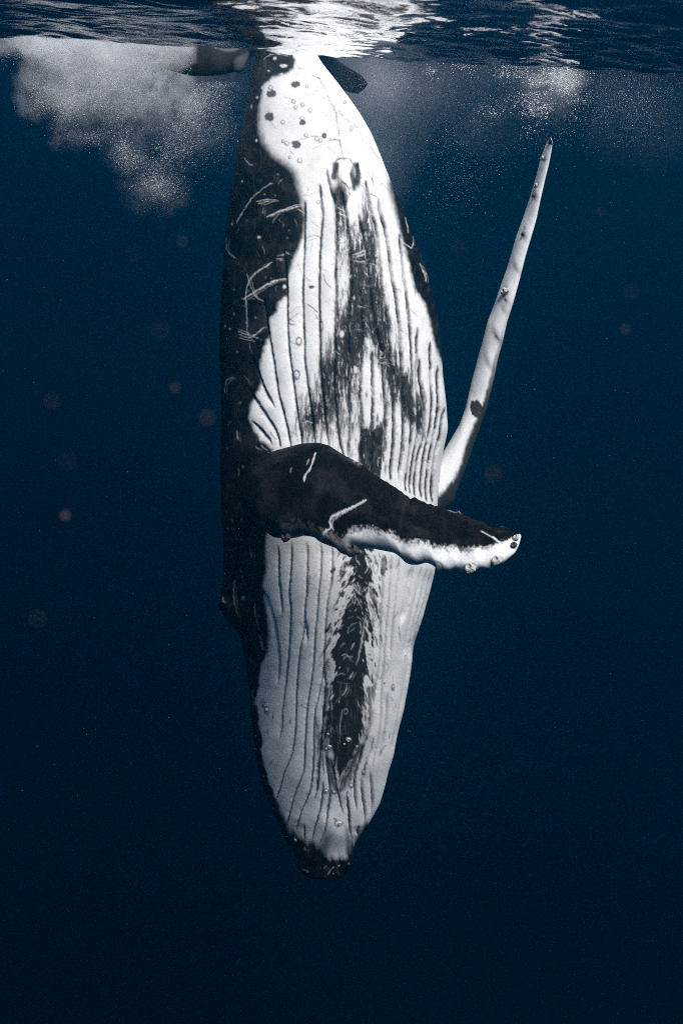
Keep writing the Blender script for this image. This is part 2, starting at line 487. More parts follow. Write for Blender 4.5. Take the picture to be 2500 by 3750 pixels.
ty = np.array([r[0] for r in TONE], float)
trow = np.array([np.interp(gx, [1050 + p[0] / 2.6133 for p in r[1]], [p[1] for p in r[1]], left=0, right=0) for r in TONE])
D = np.zeros(GX.shape)
kk_ = np.clip(np.searchsorted(ty, gy) - 1, 0, len(ty) - 2)
fr_ = np.clip((gy - ty[kk_]) / (ty[kk_ + 1] - ty[kk_]), 0, 1)[:, None]
D = trow[kk_] * (1 - fr_) + trow[kk_ + 1] * fr_
D[(gy < ty[0]) | (gy > ty[-1])] = 0
nz_f1 = fbm(GX / 3.4, GY / 26, 151, 3); nz_f2 = fbm(GX / 8, GY / 52, 157, 3)
nf = 0.5 * nz_f1 + 0.35 * nz_f2 + 0.15 * fbm(GX / 3, GY / 3, 163, 2)
mm = sstep(0.26, 0.74, D + (0.5 + 2.0 * sstep(690, 800, GY)) * (nf - 0.5) * np.sqrt(np.clip(D * 6, 0, 1)) + 0.12 * pl_off * (D > 0.05))
blend(mm * np.clip(0.55 + 0.6 * D, 0, 0.985), 0.010 + 0.09 * sstep(0.52, 0.8, nz_f1) * (0.3 + nz_f2))
blend(np.clip(D * 0.9, 0, 1) * (1 - mm) * 0.35, 0.25)
for c in [(870, 870, 12, 46), (960, 760, 10, 46), (820, 870, 9, 42), (960, 915, 12, 42), (958, 1130, 9, 46), (695, 1150, 14, 52), (590, 1120, 10, 40), (630, 950, 12, 40), (765, 640, 9, 32), (910, 660, 8, 40), (1005, 1290, 8, 40), (942, 1350, 8, 40),
          (995, 1410, 10, 40), (620, 760, 10, 44), (1035, 1100, 6, 40), (575, 900, 8, 40), (1130, 1150, 6, 40)]:
    (x, y), = ZC([c[:2]]); spot((x, y, c[2] / 2.6133, c[3] / 2.6133), 0.05, 0.8)

# --- black keel stripe below the flipper
st2 = [(1262, 1980)] + ZA([(365, 240), (372, 330), (375, 480), (360, 640), (330, 800), (285, 900), (215, 1000), (205, 1150), (190, 1300), (195, 1450), (190, 1560), (170, 1711)]) + \
    Z7([(735, 250), (735, 420), (760, 540), (800, 620), (830, 700), (850, 800), (868, 900), (880, 860), (920, 760), (985, 640), (1040, 540), (1085, 420), (1110, 250), (1115, 60)]) + \
    ZA([(575, 1650), (600, 1480), (625, 1300), (590, 1180), (605, 1000), (580, 850), (565, 720), (590, 600), (610, 450), (600, 300)]) + [(1365, 1980)]
sd = poly_sd(st2, GX, GY)
diag = fbm((GX * 0.85 + GY * 0.5) / 10, (GY * 0.85 - GX * 0.5) / 34, 41, 3)
diag2 = fbm((GX * 0.9 - GY * 0.35) / 10, (GY * 0.9 + GX * 0.35) / 40, 47, 3)
edge_n = np.where(GX < 1310, diag, diag2)
amp = 58 * (1 - sstep(2480, 2750, GY)) + 34
ksoft = 4 + 8 * sstep(2430, 2600, GY)
sdk = sd + amp * (edge_n - 0.5) + 7 + 40 * (nz_fib - 0.5) * sstep(2350, 2500, GY)
blend(1 - sstep(-1, 1, sdk / ksoft), 0.016 + 0.012 * nz_small + 0.08 * sstep(0.58, 0.8, nz_fib) * sstep(2350, 2500, GY))
# outlying dark flecks beside the stripe
band = np.exp(-((sd - 26) / 22) ** 2) * sstep(2000, 2040, GY) * (1 - sstep(2400, 2520, GY))
blend(sstep(0.56, 0.63, edge_n) * band, 0.05)
# grey pleats at its lower left, right fringe
gsd = poly_sd(Z6([(760, 900), (745, 1220)]) + Z7([(690, 300), (680, 450), (700, 560), (760, 560), (742, 300)]) + Z6([(808, 900)]), GX, GY)
blend(np.clip((1 - sstep(-10, 8, gsd + 20 * (nz_small - 0.5))) * 0.85 * (0.5 + nz_fib), 0, 1), 0.07)
gsd = poly_sd(Z7([(1115, 30), (1115, 300), (1085, 450), (1000, 600), (940, 760), (885, 890), (930, 880), (1000, 760), (1060, 600), (1120, 430), (1160, 250), (1165, 40)]), GX, GY)
blend(np.clip((1 - sstep(-8, 8, gsd + 20 * (nz_small - 0.5))) * 0.8 * (0.5 + nz_fib), 0, 1), 0.08)
gsd = poly_sd(Z7([(765, 570), (790, 720), (815, 860), (860, 940), (840, 780), (815, 640)]), GX, GY)
blend((1 - sstep(-8, 8, gsd)) * 0.8, 0.08)
for q_, w_ in [([(770, 565), (800, 700), (832, 830), (864, 915)], 12), ([(1040, 560), (980, 680), (920, 800), (882, 895)], 12), ([(705, 470), (700, 700), (688, 900)], 7), ([(1085, 500), (1055, 640), (1012, 760), (1000, 860)], 8),
               ([(735, 440), (742, 620), (752, 760)], 8), ([(800, 850), (795, 950), (780, 1050)], 7), ([(940, 900), (958, 1030), (966, 1160)], 7)]:
    stroke(Z7(q_), w_, 0.04, 0.85, seed=int(w_) + 5)
# chin: soft grey patches round the pale knob
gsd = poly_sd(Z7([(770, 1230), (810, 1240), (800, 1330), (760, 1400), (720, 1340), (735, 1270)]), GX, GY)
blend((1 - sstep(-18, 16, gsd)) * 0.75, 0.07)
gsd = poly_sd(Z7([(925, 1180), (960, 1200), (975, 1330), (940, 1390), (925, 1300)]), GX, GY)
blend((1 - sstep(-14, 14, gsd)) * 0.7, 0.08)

# --- throat grooves: relief plus the dark skin inside them
LG = [
    Z6([(360, 260), (400, 350), (440, 470), (455, 560), (470, 680), (470, 780), (462, 900)]),
    Z6([(465, -20), (470, 200), (490, 400), (495, 455)]),
    Z6([(552, -40), (545, 150), (535, 300), (545, 400), (540, 550), (530, 700), (515, 850), (490, 1050)]) + Z7([(405, 320), (385, 480)]),
    Z6([(652, -40), (650, 150), (645, 300), (635, 400), (630, 520), (605, 650), (590, 800), (580, 950)]) + Z7([(515, 350), (490, 560), (460, 650), (420, 740), (390, 850), (365, 960)]),
    Z6([(742, -40), (738, 150), (725, 280), (715, 420), (700, 560), (695, 700), (680, 830)]) + Z7([(612, 200), (600, 400), (590, 550), (585, 700), (555, 800), (510, 900), (480, 1010), (460, 1100), (455, 1160)]),
    Z6([(812, -40), (808, 200), (780, 350), (770, 500), (762, 620), (755, 800), (735, 900), (712, 1000)]) + Z7([(680, 200), (665, 400), (665, 600), (650, 800), (630, 900), (600, 980), (560, 1060), (535, 1180)]),
    Z6([(640, 455), (650, 560), (648, 640)]),
    Z6([(745, 760), (765, 830), (766, 930)]) + Z7([(747, 230), (740, 350), (720, 550), (710, 700), (700, 850), (670, 970)]),
    Z7([(750, 800), (735, 950), (710, 1080), (680, 1180), (650, 1310)]),
    Z7([(765, 580), (780, 720), (800, 850), (800, 950), (785, 1050), (765, 1180), (715, 1320)]),
    Z7([(800, 600), (830, 720), (850, 820), (872, 920), (890, 1000), (912, 1060)]),
    Z7([(1075, 480), (1040, 600), (980, 720), (920, 840), (880, 920)]),
    Z7([(1010, 560), (960, 680), (905, 810), (872, 905)]),
    Z7([(935, 920), (955, 1020), (965, 1150), (978, 1300)]),
    Z7([(1075, 500), (1060, 620), (1030, 700), (1010, 800), (1015, 950), (1027, 1060)]),
    Z7([(1165, 430), (1150, 560), (1100, 690), (1068, 800), (1072, 900), (1095, 1050), (1085, 1180)]),
    Z7([(1130, 720), (1150, 850), (1157, 1000), (1145, 1110)]),
    Z7([(540, 1110), (525, 1180), (510, 1240)]), Z7([(595, 1150), (585, 1230), (600, 1290)]), Z7([(1040, 1170), (1035, 1260)]),
    ZA([(715, 200), (715, 400), (722, 600), (705, 800), (700, 1000), (690, 1300), (650, 1600)]) + Z7([(1165, 100), (1160, 250)]),
    ZA([(815, 230), (800, 450), (785, 700), (760, 1000), (740, 1300)]) + Z7([(1230, 50), (1225, 300), (1200, 520), (1150, 700)]),
    ZA([(890, 240), (880, 450), (840, 800), (815, 1100), (800, 1350)]),
    ZA([(1030, 330), (1000, 520), (970, 720), (930, 900), (885, 1000)]),
    ZA([(1050, 330), (1020, 560), (985, 760), (950, 880), (900, 960)]),
    ZA([(1130, 330), (1110, 560), (1070, 740), (1020, 950), (980, 1150), (940, 1350)]),
    ZA([(1190, 340), (1170, 560), (1130, 740), (1080, 940), (1020, 1180), (990, 1400), (950, 1650)]) + Z7([(1390, 200), (1340, 440), (1300, 620)]),
    ZA([(1230, 370), (1215, 540), (1170, 740), (1110, 930), (1060, 1130), (1020, 1350)]),
    Z7([(1280, 60), (1270, 300), (1240, 520), (1190, 700)]),
]
for lst, dark0 in ((UG, 1.15), (LG, 0.8)):
    for gi, g in enumerate(lst):
        sl_, d, t = line_dist(g, 60, 0.6 if (lst is LG and g[0][0] > 1400) else 2.0, gi)
        X = GX[sl_]; Y = GY[sl_]
        gl_ = float(np.hypot(*np.diff(catmull(g), axis=0).T).sum()); fq = min(0.42, 55 / gl_)
        fade = sstep(0, fq, t) * sstep(1.0, 1 - fq, t)
        fade_c = sstep(0, fq * 0.3, t) * sstep(1.0, 1 - fq * 0.3, t)
        wob = 1 + 0.5 * (vnoise(X / 6, Y / 18, 77 + gi) - 0.5)
        kq = (1.25 if g[-1][0] < 1480 else 0.85) if lst is UG else 0.75
        gc = catmull(g); o_ = np.argsort(gc[:, 1])
        lside = sstep(4, -4, X - np.interp(Y, gc[o_, 1], gc[o_, 0]))          # the side that rolls over into the fold
        HGT[sl_] -= kq * fade * (8 * np.exp(-(d / 4.0) ** 2) + (7.5 * lside + 2.0 * (1 - lside)) * np.exp(-(d / 20) ** 1.5))
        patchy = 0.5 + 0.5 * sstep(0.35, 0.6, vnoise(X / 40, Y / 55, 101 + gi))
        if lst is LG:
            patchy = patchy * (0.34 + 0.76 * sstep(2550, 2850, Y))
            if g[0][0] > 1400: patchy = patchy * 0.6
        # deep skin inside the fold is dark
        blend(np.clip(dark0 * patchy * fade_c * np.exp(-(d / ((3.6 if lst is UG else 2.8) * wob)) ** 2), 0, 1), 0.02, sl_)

# --- scars, rings, spots
W1 = 0.62


def strokes(zf, items, val, alpha=1.0, relief=0.0):
    for it in items:
        h_ = (int(it[0][0][0]) * 37 + int(it[0][0][1]) * 17) % 100 / 100.0
        stroke(zf(it[0]), max(2.2, it[1] * (0.62 + 0.4 * h_)), val, alpha * (0.6 + 0.4 * ((h_ * 7.3) % 1)), relief, seed=int(it[0][0][0]) % 97)
        if val > 0.3 and h_ > 0.45:                    # rake marks come in parallel
            stroke([(x + 7 + 3 * h_, y + 5) for x, y in zf(it[0])], 2.2, val, alpha * 0.4, 0, seed=int(it[0][0][1]) % 89)


strokes(Z3, [([(260, 1130), (300, 1050), (360, 970), (440, 905), (465, 895)], 5), ([(375, 1000), (430, 990), (490, 990)], 3), ([(385, 1012), (450, 1000)], 3), ([(410, 1070), (415, 1040)], 4),
             ([(430, 1090), (520, 1055), (600, 1030), (640, 1020)], 5), ([(440, 1082), (530, 1045), (640, 1012)], 3), ([(615, 1040), (645, 1065)], 4), ([(205, 1200), (203, 1270), (225, 1305), (252, 1322)], 5),
             ([(310, 1568), (320, 1500), (345, 1440), (400, 1390), (462, 1350)], 6), ([(300, 1562), (400, 1500), (470, 1460), (535, 1440)], 7), ([(325, 1420), (350, 1500), (375, 1550), (410, 1568)], 3),
             ([(490, 1332), (518, 1325)], 4), ([(490, 1310), (560, 1295)], 4), ([(538, 1285), (560, 1300)], 4), ([(310, 750), (330, 785), (355, 790)], 4), ([(500, 900), (525, 870)], 3),
             ([(1110, 780), (1130, 870)], 3), ([(1195, 1170), (1215, 1230), (1260, 1265), (1275, 1230), (1272, 1200)], 4), ([(1230, 1090), (1245, 1180)], 3), ([(1310, 1360), (1340, 1410), (1345, 1460)], 5),
             ([(415, 185), (450, 160), (500, 152), (560, 165)], 6), ([(840, 1030), (890, 1050)], 4), ([(845, 1060), (890, 1080)], 4), ([(930, 1305), (1010, 1280)], 6), ([(930, 1325), (1010, 1300)], 4),
             ([(930, 1340), (1015, 1345)], 4), ([(850, 1290), (910, 1275)], 4), ([(870, 1340), (920, 1310)], 5), ([(895, 1080), (940, 1040), (975, 1020)], 4), ([(900, 1085), (950, 1110), (1000, 1080)], 4),
             ([(1035, 1355), (1085, 1375)], 4), ([(905, 1440), (925, 1420)], 4), ([(1000, 1405), (1025, 1425)], 4)], W1)
strokes(Z4, [([(315, 145), (318, 200), (322, 280), (325, 330), (340, 375)], 6), ([(265, 320), (320, 340), (350, 365), (390, 375)], 4), ([(270, 335), (330, 355)], 4), ([(275, 352), (340, 374)], 4),
             ([(280, 375), (330, 385), (370, 395)], 3), ([(340, 368), (385, 340), (412, 308)], 5), ([(195, 295), (198, 315)], 6), ([(190, 690), (195, 640), (215, 610), (245, 598)], 5), ([(265, 905), (270, 955)], 7),
             ([(450, 265), (500, 245), (545, 240)], 8), ([(380, 575), (400, 635)], 3), ([(440, 360), (455, 430)], 3), ([(645, 862), (668, 850), (690, 860)], 6), ([(1090, 440), (1105, 470)], 5),
             ([(1085, 490), (1115, 485)], 4), ([(1095, 515), (1125, 510)], 4), ([(950, 325), (985, 325)], 4), ([(835, 280), (840, 350)], 4), ([(825, 440), (855, 470)], 4), ([(905, 450), (915, 560), (905, 640)], 3),
             ([(1000, 290), (1020, 315)], 5), ([(960, 190), (985, 190)], 4), ([(400, 990), (440, 1020)], 5), ([(370, 1000), (390, 1010)], 4)], W1)
strokes(Z6, [([(185, 230), (190, 330), (200, 400), (220, 455)], 6), ([(315, 370), (320, 430), (335, 490), (350, 535)], 4), ([(345, 570), (360, 620), (380, 665)], 5), ([(352, 565), (370, 625)], 3), ([(300, 40), (300, 70)], 6),
             ([(290, 715), (288, 740)], 4), ([(125, 330), (150, 365)], 9), ([(225, 140), (255, 240)], 2), ([(160, 640), (170, 600)], 2),
             ([(990, 480), (1000, 560), (1010, 620)], 3), ([(1025, 430), (1010, 560), (985, 700), (965, 760)], 3), ([(945, 800), (920, 845)], 6), ([(900, 900), (880, 950)], 6), ([(830, 830), (870, 812), (890, 815)], 4),
             ([(865, 1100), (875, 1050), (860, 1160), (862, 1200)], 3), ([(870, 700), (900, 690), (930, 730)], 4), ([(880, 720), (910, 700)], 3), ([(920, 705), (945, 700)], 3),
             ([(300, 920), (310, 960), (330, 985), (360, 1000)], 5), ([(310, 915), (295, 945)], 3), ([(300, 985), (330, 1010), (362, 1022)], 4), ([(300, 1000), (330, 1030), (360, 1040)], 4)], W1 * 0.9)
strokes(ZA, [([(395, 540), (430, 590), (480, 650)], 5), ([(420, 530), (455, 580)], 4), ([(380, 580), (420, 640), (455, 700), (470, 760)], 4), ([(455, 520), (470, 600), (460, 640)], 6), ([(515, 680), (565, 650)], 5),
             ([(510, 620), (545, 580), (580, 545)], 4), ([(540, 700), (545, 640), (580, 600)], 4), ([(420, 750), (440, 690)], 5), ([(470, 930), (490, 1000), (480, 1060)], 4), ([(545, 790), (560, 830)], 5),
             ([(530, 990), (548, 1030)], 5), ([(540, 880), (520, 1000), (490, 1140), (470, 1260), (445, 1380)], 3), ([(475, 170), (490, 210)], 5), ([(540, 300), (570, 280), (600, 265)], 8), ([(600, 200), (620, 180)], 5),
             ([(525, 420), (560, 380), (580, 320)], 4), ([(440, 290), (480, 340)], 6), ([(395, 200), (420, 230), (450, 200)], 4), ([(430, 230), (435, 290)], 4)], W1)
strokes(Z7, [([(900, 110), (930, 60), (942, 10)], 5), ([(880, 510), (890, 400), (885, 320), (900, 220)], 2), ([(1140, 240), (1160, 215), (1155, 280), (1140, 330)], 5), ([(1090, 430), (1130, 380), (1165, 300)], 4),
             ([(1075, 415), (1115, 360), (1140, 300)], 3), ([(780, 400), (790, 430), (775, 435)], 5), ([(805, 345), (812, 410)], 3), ([(960, 840), (995, 780)], 4), ([(965, 860), (990, 840), (1000, 790)], 3),
             ([(985, 740), (1005, 790)], 3), ([(870, 940), (905, 930)], 4), ([(870, 975), (895, 940)], 4), ([(830, 640), (825, 690)], 5), ([(590, 1530), (640, 1548)], 6), ([(780, 1575), (800, 1540), (825, 1505)], 6),
             ([(750, 1520), (770, 1500)], 6), ([(855, 1505), (875, 1495)], 4), ([(232, 545), (258, 547), (290, 525)], 4), ([(525, 1300), (505, 1270)], 6), ([(610, 1370), (605, 1350)], 3)], W1 * 0.9)
# dark scratches on the white
strokes(ZB, [([(455, 12), (478, -30), (530, -52), (600, -45), (642, 12)], 7), ([(455, 10), (470, 90), (510, 150), (560, 190), (610, 235)], 8), ([(640, 10), (682, 70), (696, 120), (688, 165), (660, 215), (650, 255)], 15), ([(610, 95), (625, 140), (630, 190), (645, 245)], 8), ([(525, 60), (512, 120), (545, 175), (600, 200)], 4),
             ([(500, 215), (540, 300), (575, 400)], 4), ([(590, 240), (610, 300)], 5), ([(690, 190), (740, 220), (780, 280), (860, 310)], 4), ([(700, 165), (760, 200), (790, 260)], 3)], 0.04, 1.0)
strokes(Z3, [([(720, 290), (745, 310), (770, 370), (800, 430), (825, 480), (835, 530), (845, 590), (850, 640), (860, 700), (880, 770)], 7), ([(880, 890), (910, 930)], 4), ([(890, 930), (905, 960), (885, 1010)], 3), ([(940, 900), (935, 935)], 8)], 0.05, 1.0)
strokes(Z3, [([(510, 400), (560, 405), (600, 430)], 3), ([(580, 415), (660, 405)], 3), ([(650, 380), (700, 385), (740, 375)], 3), ([(560, 665), (640, 640), (720, 625), (800, 640), (885, 660)], 4),
             ([(690, 700), (760, 670)], 3), ([(780, 680), (830, 730), (870, 760)], 4), ([(790, 650), (850, 642)], 8), ([(830, 660), (880, 700), (920, 740)], 3), ([(615, 1000), (630, 970), (680, 960), (735, 940)], 4),
             ([(680, 1105), (720, 1135), (750, 1150)], 3), ([(660, 1215), (700, 1195), (740, 1205)], 4), ([(665, 1225), (720, 1210)], 3), ([(1000, 810), (1040, 840), (1080, 880), (1130, 930), (1160, 950)], 3),
             ([(1010, 830), (1040, 880), (1050, 930)], 3), ([(1020, 950), (1070, 975)], 4), ([(755, 1420), (770, 1460), (800, 1495)], 3), ([(740, 470), (790, 500), (820, 560)], 3), ([(750, 490), (800, 520)], 3),
             ([(830, 480), (880, 520), (920, 560)], 3), ([(820, 450), (870, 500), (915, 540)], 3), ([(840, 540), (890, 570)], 3), ([(850, 590), (920, 600)], 3), ([(700, 420), (760, 400), (800, 430)], 3),
             ([(690, 270), (745, 295)], 8), ([(600, 180), (600, 210), (630, 240)], 4), ([(650, 210), (700, 230)], 3), ([(700, 370), (720, 365), (720, 340)], 3), ([(580, 140), (640, 130), (680, 150)], 4),
             ([(620, 160), (680, 190)], 3), ([(950, 590), (1010, 640)], 2), ([(960, 620), (1040, 700), (1080, 760)], 2), ([(805, 1305), (830, 1310)], 3), ([(800, 1365), (835, 1345)], 4), ([(700, 1400), (730, 1400)], 3),
             ([(760, 1150), (775, 1140)], 3), ([(820, 1080), (825, 1110)], 4)], 0.12, 0.85)
strokes(Z4, [([(555, 240), (600, 200), (640, 185)], 4), ([(560, 270), (600, 240), (628, 225)], 6), ([(550, 290), (605, 297)], 4), ([(560, 260), (590, 275)], 4), ([(660, 175), (700, 200), (730, 225)], 4), ([(700, 225), (728, 262)], 4),
             ([(765, 10), (770, 50), (800, 80)], 3), ([(450, 910), (470, 940), (490, 955)], 6), ([(860, 960), (870, 910)], 3), ([(1240, 130), (1255, 210), (1265, 380)], 5), ([(1205, 320), (1250, 360)], 3), ([(1240, 190), (1300, 250)], 3),
             ([(1165, 70), (1210, 110)], 3), ([(1350, 800), (1350, 900), (1330, 1000)], 3), ([(1330, 620), (1345, 700), (1352, 800)], 4), ([(800, 215), (825, 210)], 4), ([(1350, 1075), (1385, 1095)], 3)], 0.08, 0.9)
strokes(ZA, [([(255, 700), (270, 640), (330, 560), (370, 490)], 6), ([(290, 480), (300, 380), (335, 310)], 22), ([(735, 240), (740, 350), (725, 450)], 20), ([(590, 560), (625, 680), (650, 750)], 26), ([(620, 780), (640, 860), (655, 930)], 16),
             ([(685, 470), (705, 500)], 22), ([(660, 430), (670, 360)], 8), ([(650, 800), (690, 900)], 12), ([(700, 740), (690, 850)], 9), ([(605, 900), (605, 990)], 18), ([(180, 590), (195, 440), (210, 340)], 7),
             ([(885, 990), (905, 1140)], 6), ([(1020, 1170), (1035, 1100)], 7), ([(950, 1350), (965, 1280)], 8), ([(820, 1480), (830, 1580)], 5), ([(1095, 750), (1100, 780)], 7), ([(75, 190), (90, 230)], 9), ([(815, 340), (818, 375)], 7),
             ([(890, 290), (895, 345)], 5), ([(750, 370), (775, 385)], 8), ([(680, 1000), (700, 950), (720, 930)], 10), ([(625, 1560), (620, 1700)], 5), ([(700, 1540), (720, 1500)], 4), ([(650, 1600), (640, 1700)], 4)], 0.05, 0.92)
strokes(Z6, [([(655, 310), (665, 230), (672, 185)], 7), ([(660, 235), (700, 250)], 7), ([(490, 390), (495, 455)], 7), ([(545, 380), (545, 410)], 5), ([(535, 520), (540, 535)], 6), ([(405, 1200), (395, 1170)], 4),
             ([(540, 1130), (542, 1110)], 5), ([(690, 885), (710, 870)], 6), ([(740, 745), (755, 750)], 4), ([(430, 1100), (440, 1040)], 4), ([(610, 1010), (650, 1040)], 3), ([(660, 1000), (690, 1020)], 3), ([(445, 480), (450, 510)], 6)], 0.06, 0.9)
strokes(Z7, [([(280, 420), (295, 380)], 6), ([(310, 680), (325, 635)], 6), ([(365, 960), (380, 875)], 7), ([(455, 1165), (465, 1055)], 9), ([(600, 900), (630, 940)], 7), ([(470, 340), (475, 315)], 6), ([(335, 300), (340, 250)], 4),
             ([(630, 185), (660, 205)], 4), ([(545, 195), (580, 180)], 3), ([(1225, 600), (1265, 510)], 4), ([(1290, 460), (1300, 420)], 4), ([(1300, 110), (1320, 150)], 4), ([(1340, 170), (1345, 200)], 5), ([(1245, 860), (1250, 830)], 4),
             ([(1140, 1130), (1150, 1090)], 6), ([(880, 1000), (915, 1070)], 7), ([(1100, 630), (1115, 600)], 6), ([(830, 1110), (850, 1130)], 10), ([(880, 1320), (895, 1330)], 7), ([(255, 130), (262, 190)], 22), ([(245, 190), (275, 215)], 10)], 0.05, 0.92)
for c in [(450, 515, 26, 28), (460, 383, 26, 22), (600, 328, 28, 19), (640, 547, 18, 17), (605, 672, 28, 22), (765, 622, 14, 17), (820, 855, 16, 18), (688, 1490, 17, 10)]:
    (x, y), = Z3([c[:2]]); spot((x, y, c[2] / 1.568, c[3] / 1.568), 0.07, 0.95)
for c in [(588, 425, 11, 11), (600, 460, 10, 10), (640, 445, 11, 10), (682, 477, 11, 11), (528, 545, 11, 11), (638, 525, 12, 12), (660, 620, 11, 10), (550, 668, 11, 11), (720, 640, 11, 12), (742, 650, 10, 10),
          (567, 748, 7, 8), (623, 765, 13, 13), (456, 347, 11, 11), (528, 655, 8, 7), (950, 565, 10, 10), (918, 580, 9, 12), (730, 1000, 10, 9), (665, 340, 8, 8), (1110, 640, 8, 8), (880, 430, 8, 9)]:
    (x, y), = Z3([c[:2]]); spot((x, y, c[2] / 1.568, c[3] / 1.568), 0.10, 0.75, ring=1.9)
for c in [(617, 390, 14, 22), (605, 583, 16, 25), (680, 682, 9, 20), (745, 305, 10, 26)]:
    (x, y), = Z4([c[:2]]); spot((x, y, c[2] / 1.568, c[3] / 1.568), 0.06, 0.9, ring=2.4)
for c in [(375, 650, 6, 8), (293, 885, 5, 6), (235, 1130, 5, 8), (410, 345, 9, 9), (380, 402, 7, 8), (345, 455, 5, 10), (407, 430, 6, 6), (480, 178, 10, 9), (532, 220, 20, 10), (605, 268, 12, 9), (612, 200, 14, 12),
          (645, 235, 10, 16), (858, 1125, 9, 12), (1082, 1288, 10, 20), (990, 1005, 8, 12), (520, 268, 9, 7), (390, 1205, 9, 7), (445, 250, 6, 5), (505, 150, 14, 6)]:
    (x, y), = Z3([c[:2]]); spot((x, y, c[2] / 1.568, c[3] / 1.568), 0.62, 0.9)
for c in [(865, 350, 12, 20), (945, 555, 12, 22), (935, 140, 6, 10), (530, 75, 7, 10), (222, 320, 5, 5)]:
    (x, y), = Z4([c[:2]]); spot((x, y, c[2] / 1.568, c[3] / 1.568), 0.66, 0.9)
(x, y), = Z6([(245, 330)]); spot((x, y, 7.5, 8.5), 0.5, 0.95)
for c in [(930, 235, 15, 22), (770, 893, 17, 20), (835, 895, 17, 18), (978, 845, 18, 22), (1083, 735, 14, 20), (285, 225, 20, 30), (1318, 40, 12, 22), (870, 1150, 32, 25), (1020, 530, 14, 22)]:
    (x, y), = Z7([c[:2]]); spot((x, y, c[2] / 2.24, c[3] / 2.24), 0.30 if c[0] == 930 else 0.06, 0.85, ring=2.0)
(x, y), = Z7([(875, 1152)]); spot((x, y, 12, 9), 0.85, 0.95)
r4 = np.random.default_rng(15)
for i in range(46):
    y = r4.uniform(2020, 2560); x = r4.uniform(1225, 1375)
    a = (0.9 if x > 1305 else 2.2) + r4.normal() * 0.35; L = r4.uniform(12, 40)
    p = [(x, y), (x + L * 0.55 * math.cos(a) + r4.normal() * 3, y + L * 0.55 * math.sin(a)), (x + L * math.cos(a), y + L * math.sin(a))]
    j = int((y - PY0) / ST); k = int((x - PX0) / ST)
    if PIG[j, k] < 0.2: stroke(p, r4.uniform(2.2, 4.2), 0.6, r4.uniform(0.3, 0.8) * (1.0 if y < 2400 else 0.4), seed=i)
    else: stroke(p, r4.uniform(5, 13), 0.03, 0.9, seed=i)
# random fine scratches: dark on white, pale on black
r2 = np.random.default_rng(5)
for i in range(150):
    y = r2.uniform(300, 2950); cx = 1000 + 0 * y
    x = r2.uniform(840, 1560)
    L = r2.uniform(10, 46); a = r2.normal(1.4, 0.9)
    p = [(x, y), (x + L * 0.5 * math.cos(a) + r2.normal() * 3, y + L * 0.5 * math.sin(a)), (x + L * math.cos(a), y + L * math.sin(a))]
    j = int((y - PY0) / ST); k = int((x - PX0) / ST)
    if PIG[j, k] > 0.4: stroke(p, r2.uniform(2.2, 3.4), 0.12, r2.uniform(0.35, 0.8), seed=i)
    else: stroke(p, r2.uniform(2.0, 3.0), 0.4, r2.uniform(0.25, 0.6), seed=i)
for i in range(90):
    x, y = r2.uniform(830, 1180), r2.uniform(250, 2500)
    j = int((y - PY0) / ST); k = int((x - PX0) / ST)
    if PIG[j, k] < 0.1: spot((x, y, r2.uniform(1.8, 3.4), r2.uniform(2, 4.5)), 0.35, r2.uniform(0.3, 0.8))
PIG *= 1 + 0.10 * (fbm(GX / 4, GY / 7, 61, 2) - 0.5)


def sample(field, px, py):
    u = np.clip((px - PX0) / ST, 0, len(gx) - 1.001); v = np.clip((py - PY0) / ST, 0, len(gy) - 1.001)
    i = u.astype(int); j = v.astype(int); fu = u - i; fv = v - j
    return (field[j, i] * (1 - fu) + field[j, i + 1] * fu) * (1 - fv) + (field[j + 1, i] * (1 - fu) + field[j + 1, i + 1] * fu) * fv


# ------------------------------------------------------------------ whale body
LE = [(952, 90), (945, 150), (930, 228), (904, 387), (872, 578), (847, 706), (831, 833), (821, 961), (813, 1095), (807, 1191), (805, 1319), (814, 1446), (813, 1574), (810, 1733), (813, 1861), (818, 2000), (821, 2115),
      (812, 2185), (810, 2218), (819, 2247), (848, 2282), (873, 2310), (888, 2356), (902, 2430), (914, 2517), (922, 2631), (928, 2679), (933, 2750), (946, 2804), (962, 2879), (984, 2929), (1002, 2973), (1029, 3022), (1049, 3076),
      (1078, 3120), (1096, 3150), (1101, 3180), (1108, 3196)]
RE = [(1098, 90), (1135, 160), (1185, 253), (1242, 323), (1306, 406), (1363, 502), (1404, 604), (1443, 712), (1484, 789), (1523, 897), (1558, 993), (1583, 1095), (1606, 1191), (1618, 1357), (1631, 1478), (1639, 1574), (1622, 1650),
      (1606, 1753), (1600, 1842), (1598, 2000), (1591, 2086), (1577, 2161), (1551, 2253), (1516, 2362), (1499, 2488), (1479, 2597), (1457, 2679), (1439, 2768), (1421, 2826), (1410, 2875), (1392, 2937), (1354, 3009), (1319, 3053),
      (1296, 3098), (1281, 3140), (1277, 3175), (1268, 3196)]
NROW = 1150
ys = np.concatenate([np.linspace(90, 3196, NROW), 3196 + 16 * np.sin(np.linspace(0.12, 1.5, 14))])
lx = np.interp(ys, [p[1] for p in LE], [p[0] for p in LE]); rx = np.interp(ys, [p[1] for p in RE], [p[0] for p in RE])
lx[:NROW] = smooth1(lx[:NROW], 5); rx[:NROW] = smooth1(rx[:NROW], 5)
capf = np.ones_like(ys); capf[NROW:] = np.cos(np.linspace(0.12, 1.5, 14))
cx = (lx + rx) / 2; cx[NROW:] = cx[NROW - 1]
hw = (rx - lx) / 2
hw[NROW:] = hw[NROW - 1] * capf[NROW:]
kf = np.interp(ys, [90, 400, 1000, 1600, 2100, 2500, 2900, 3100, 3196], [0.95, 0.9, 0.82, 0.80, 0.74, 0.66, 0.62, 0.62, 0.6])
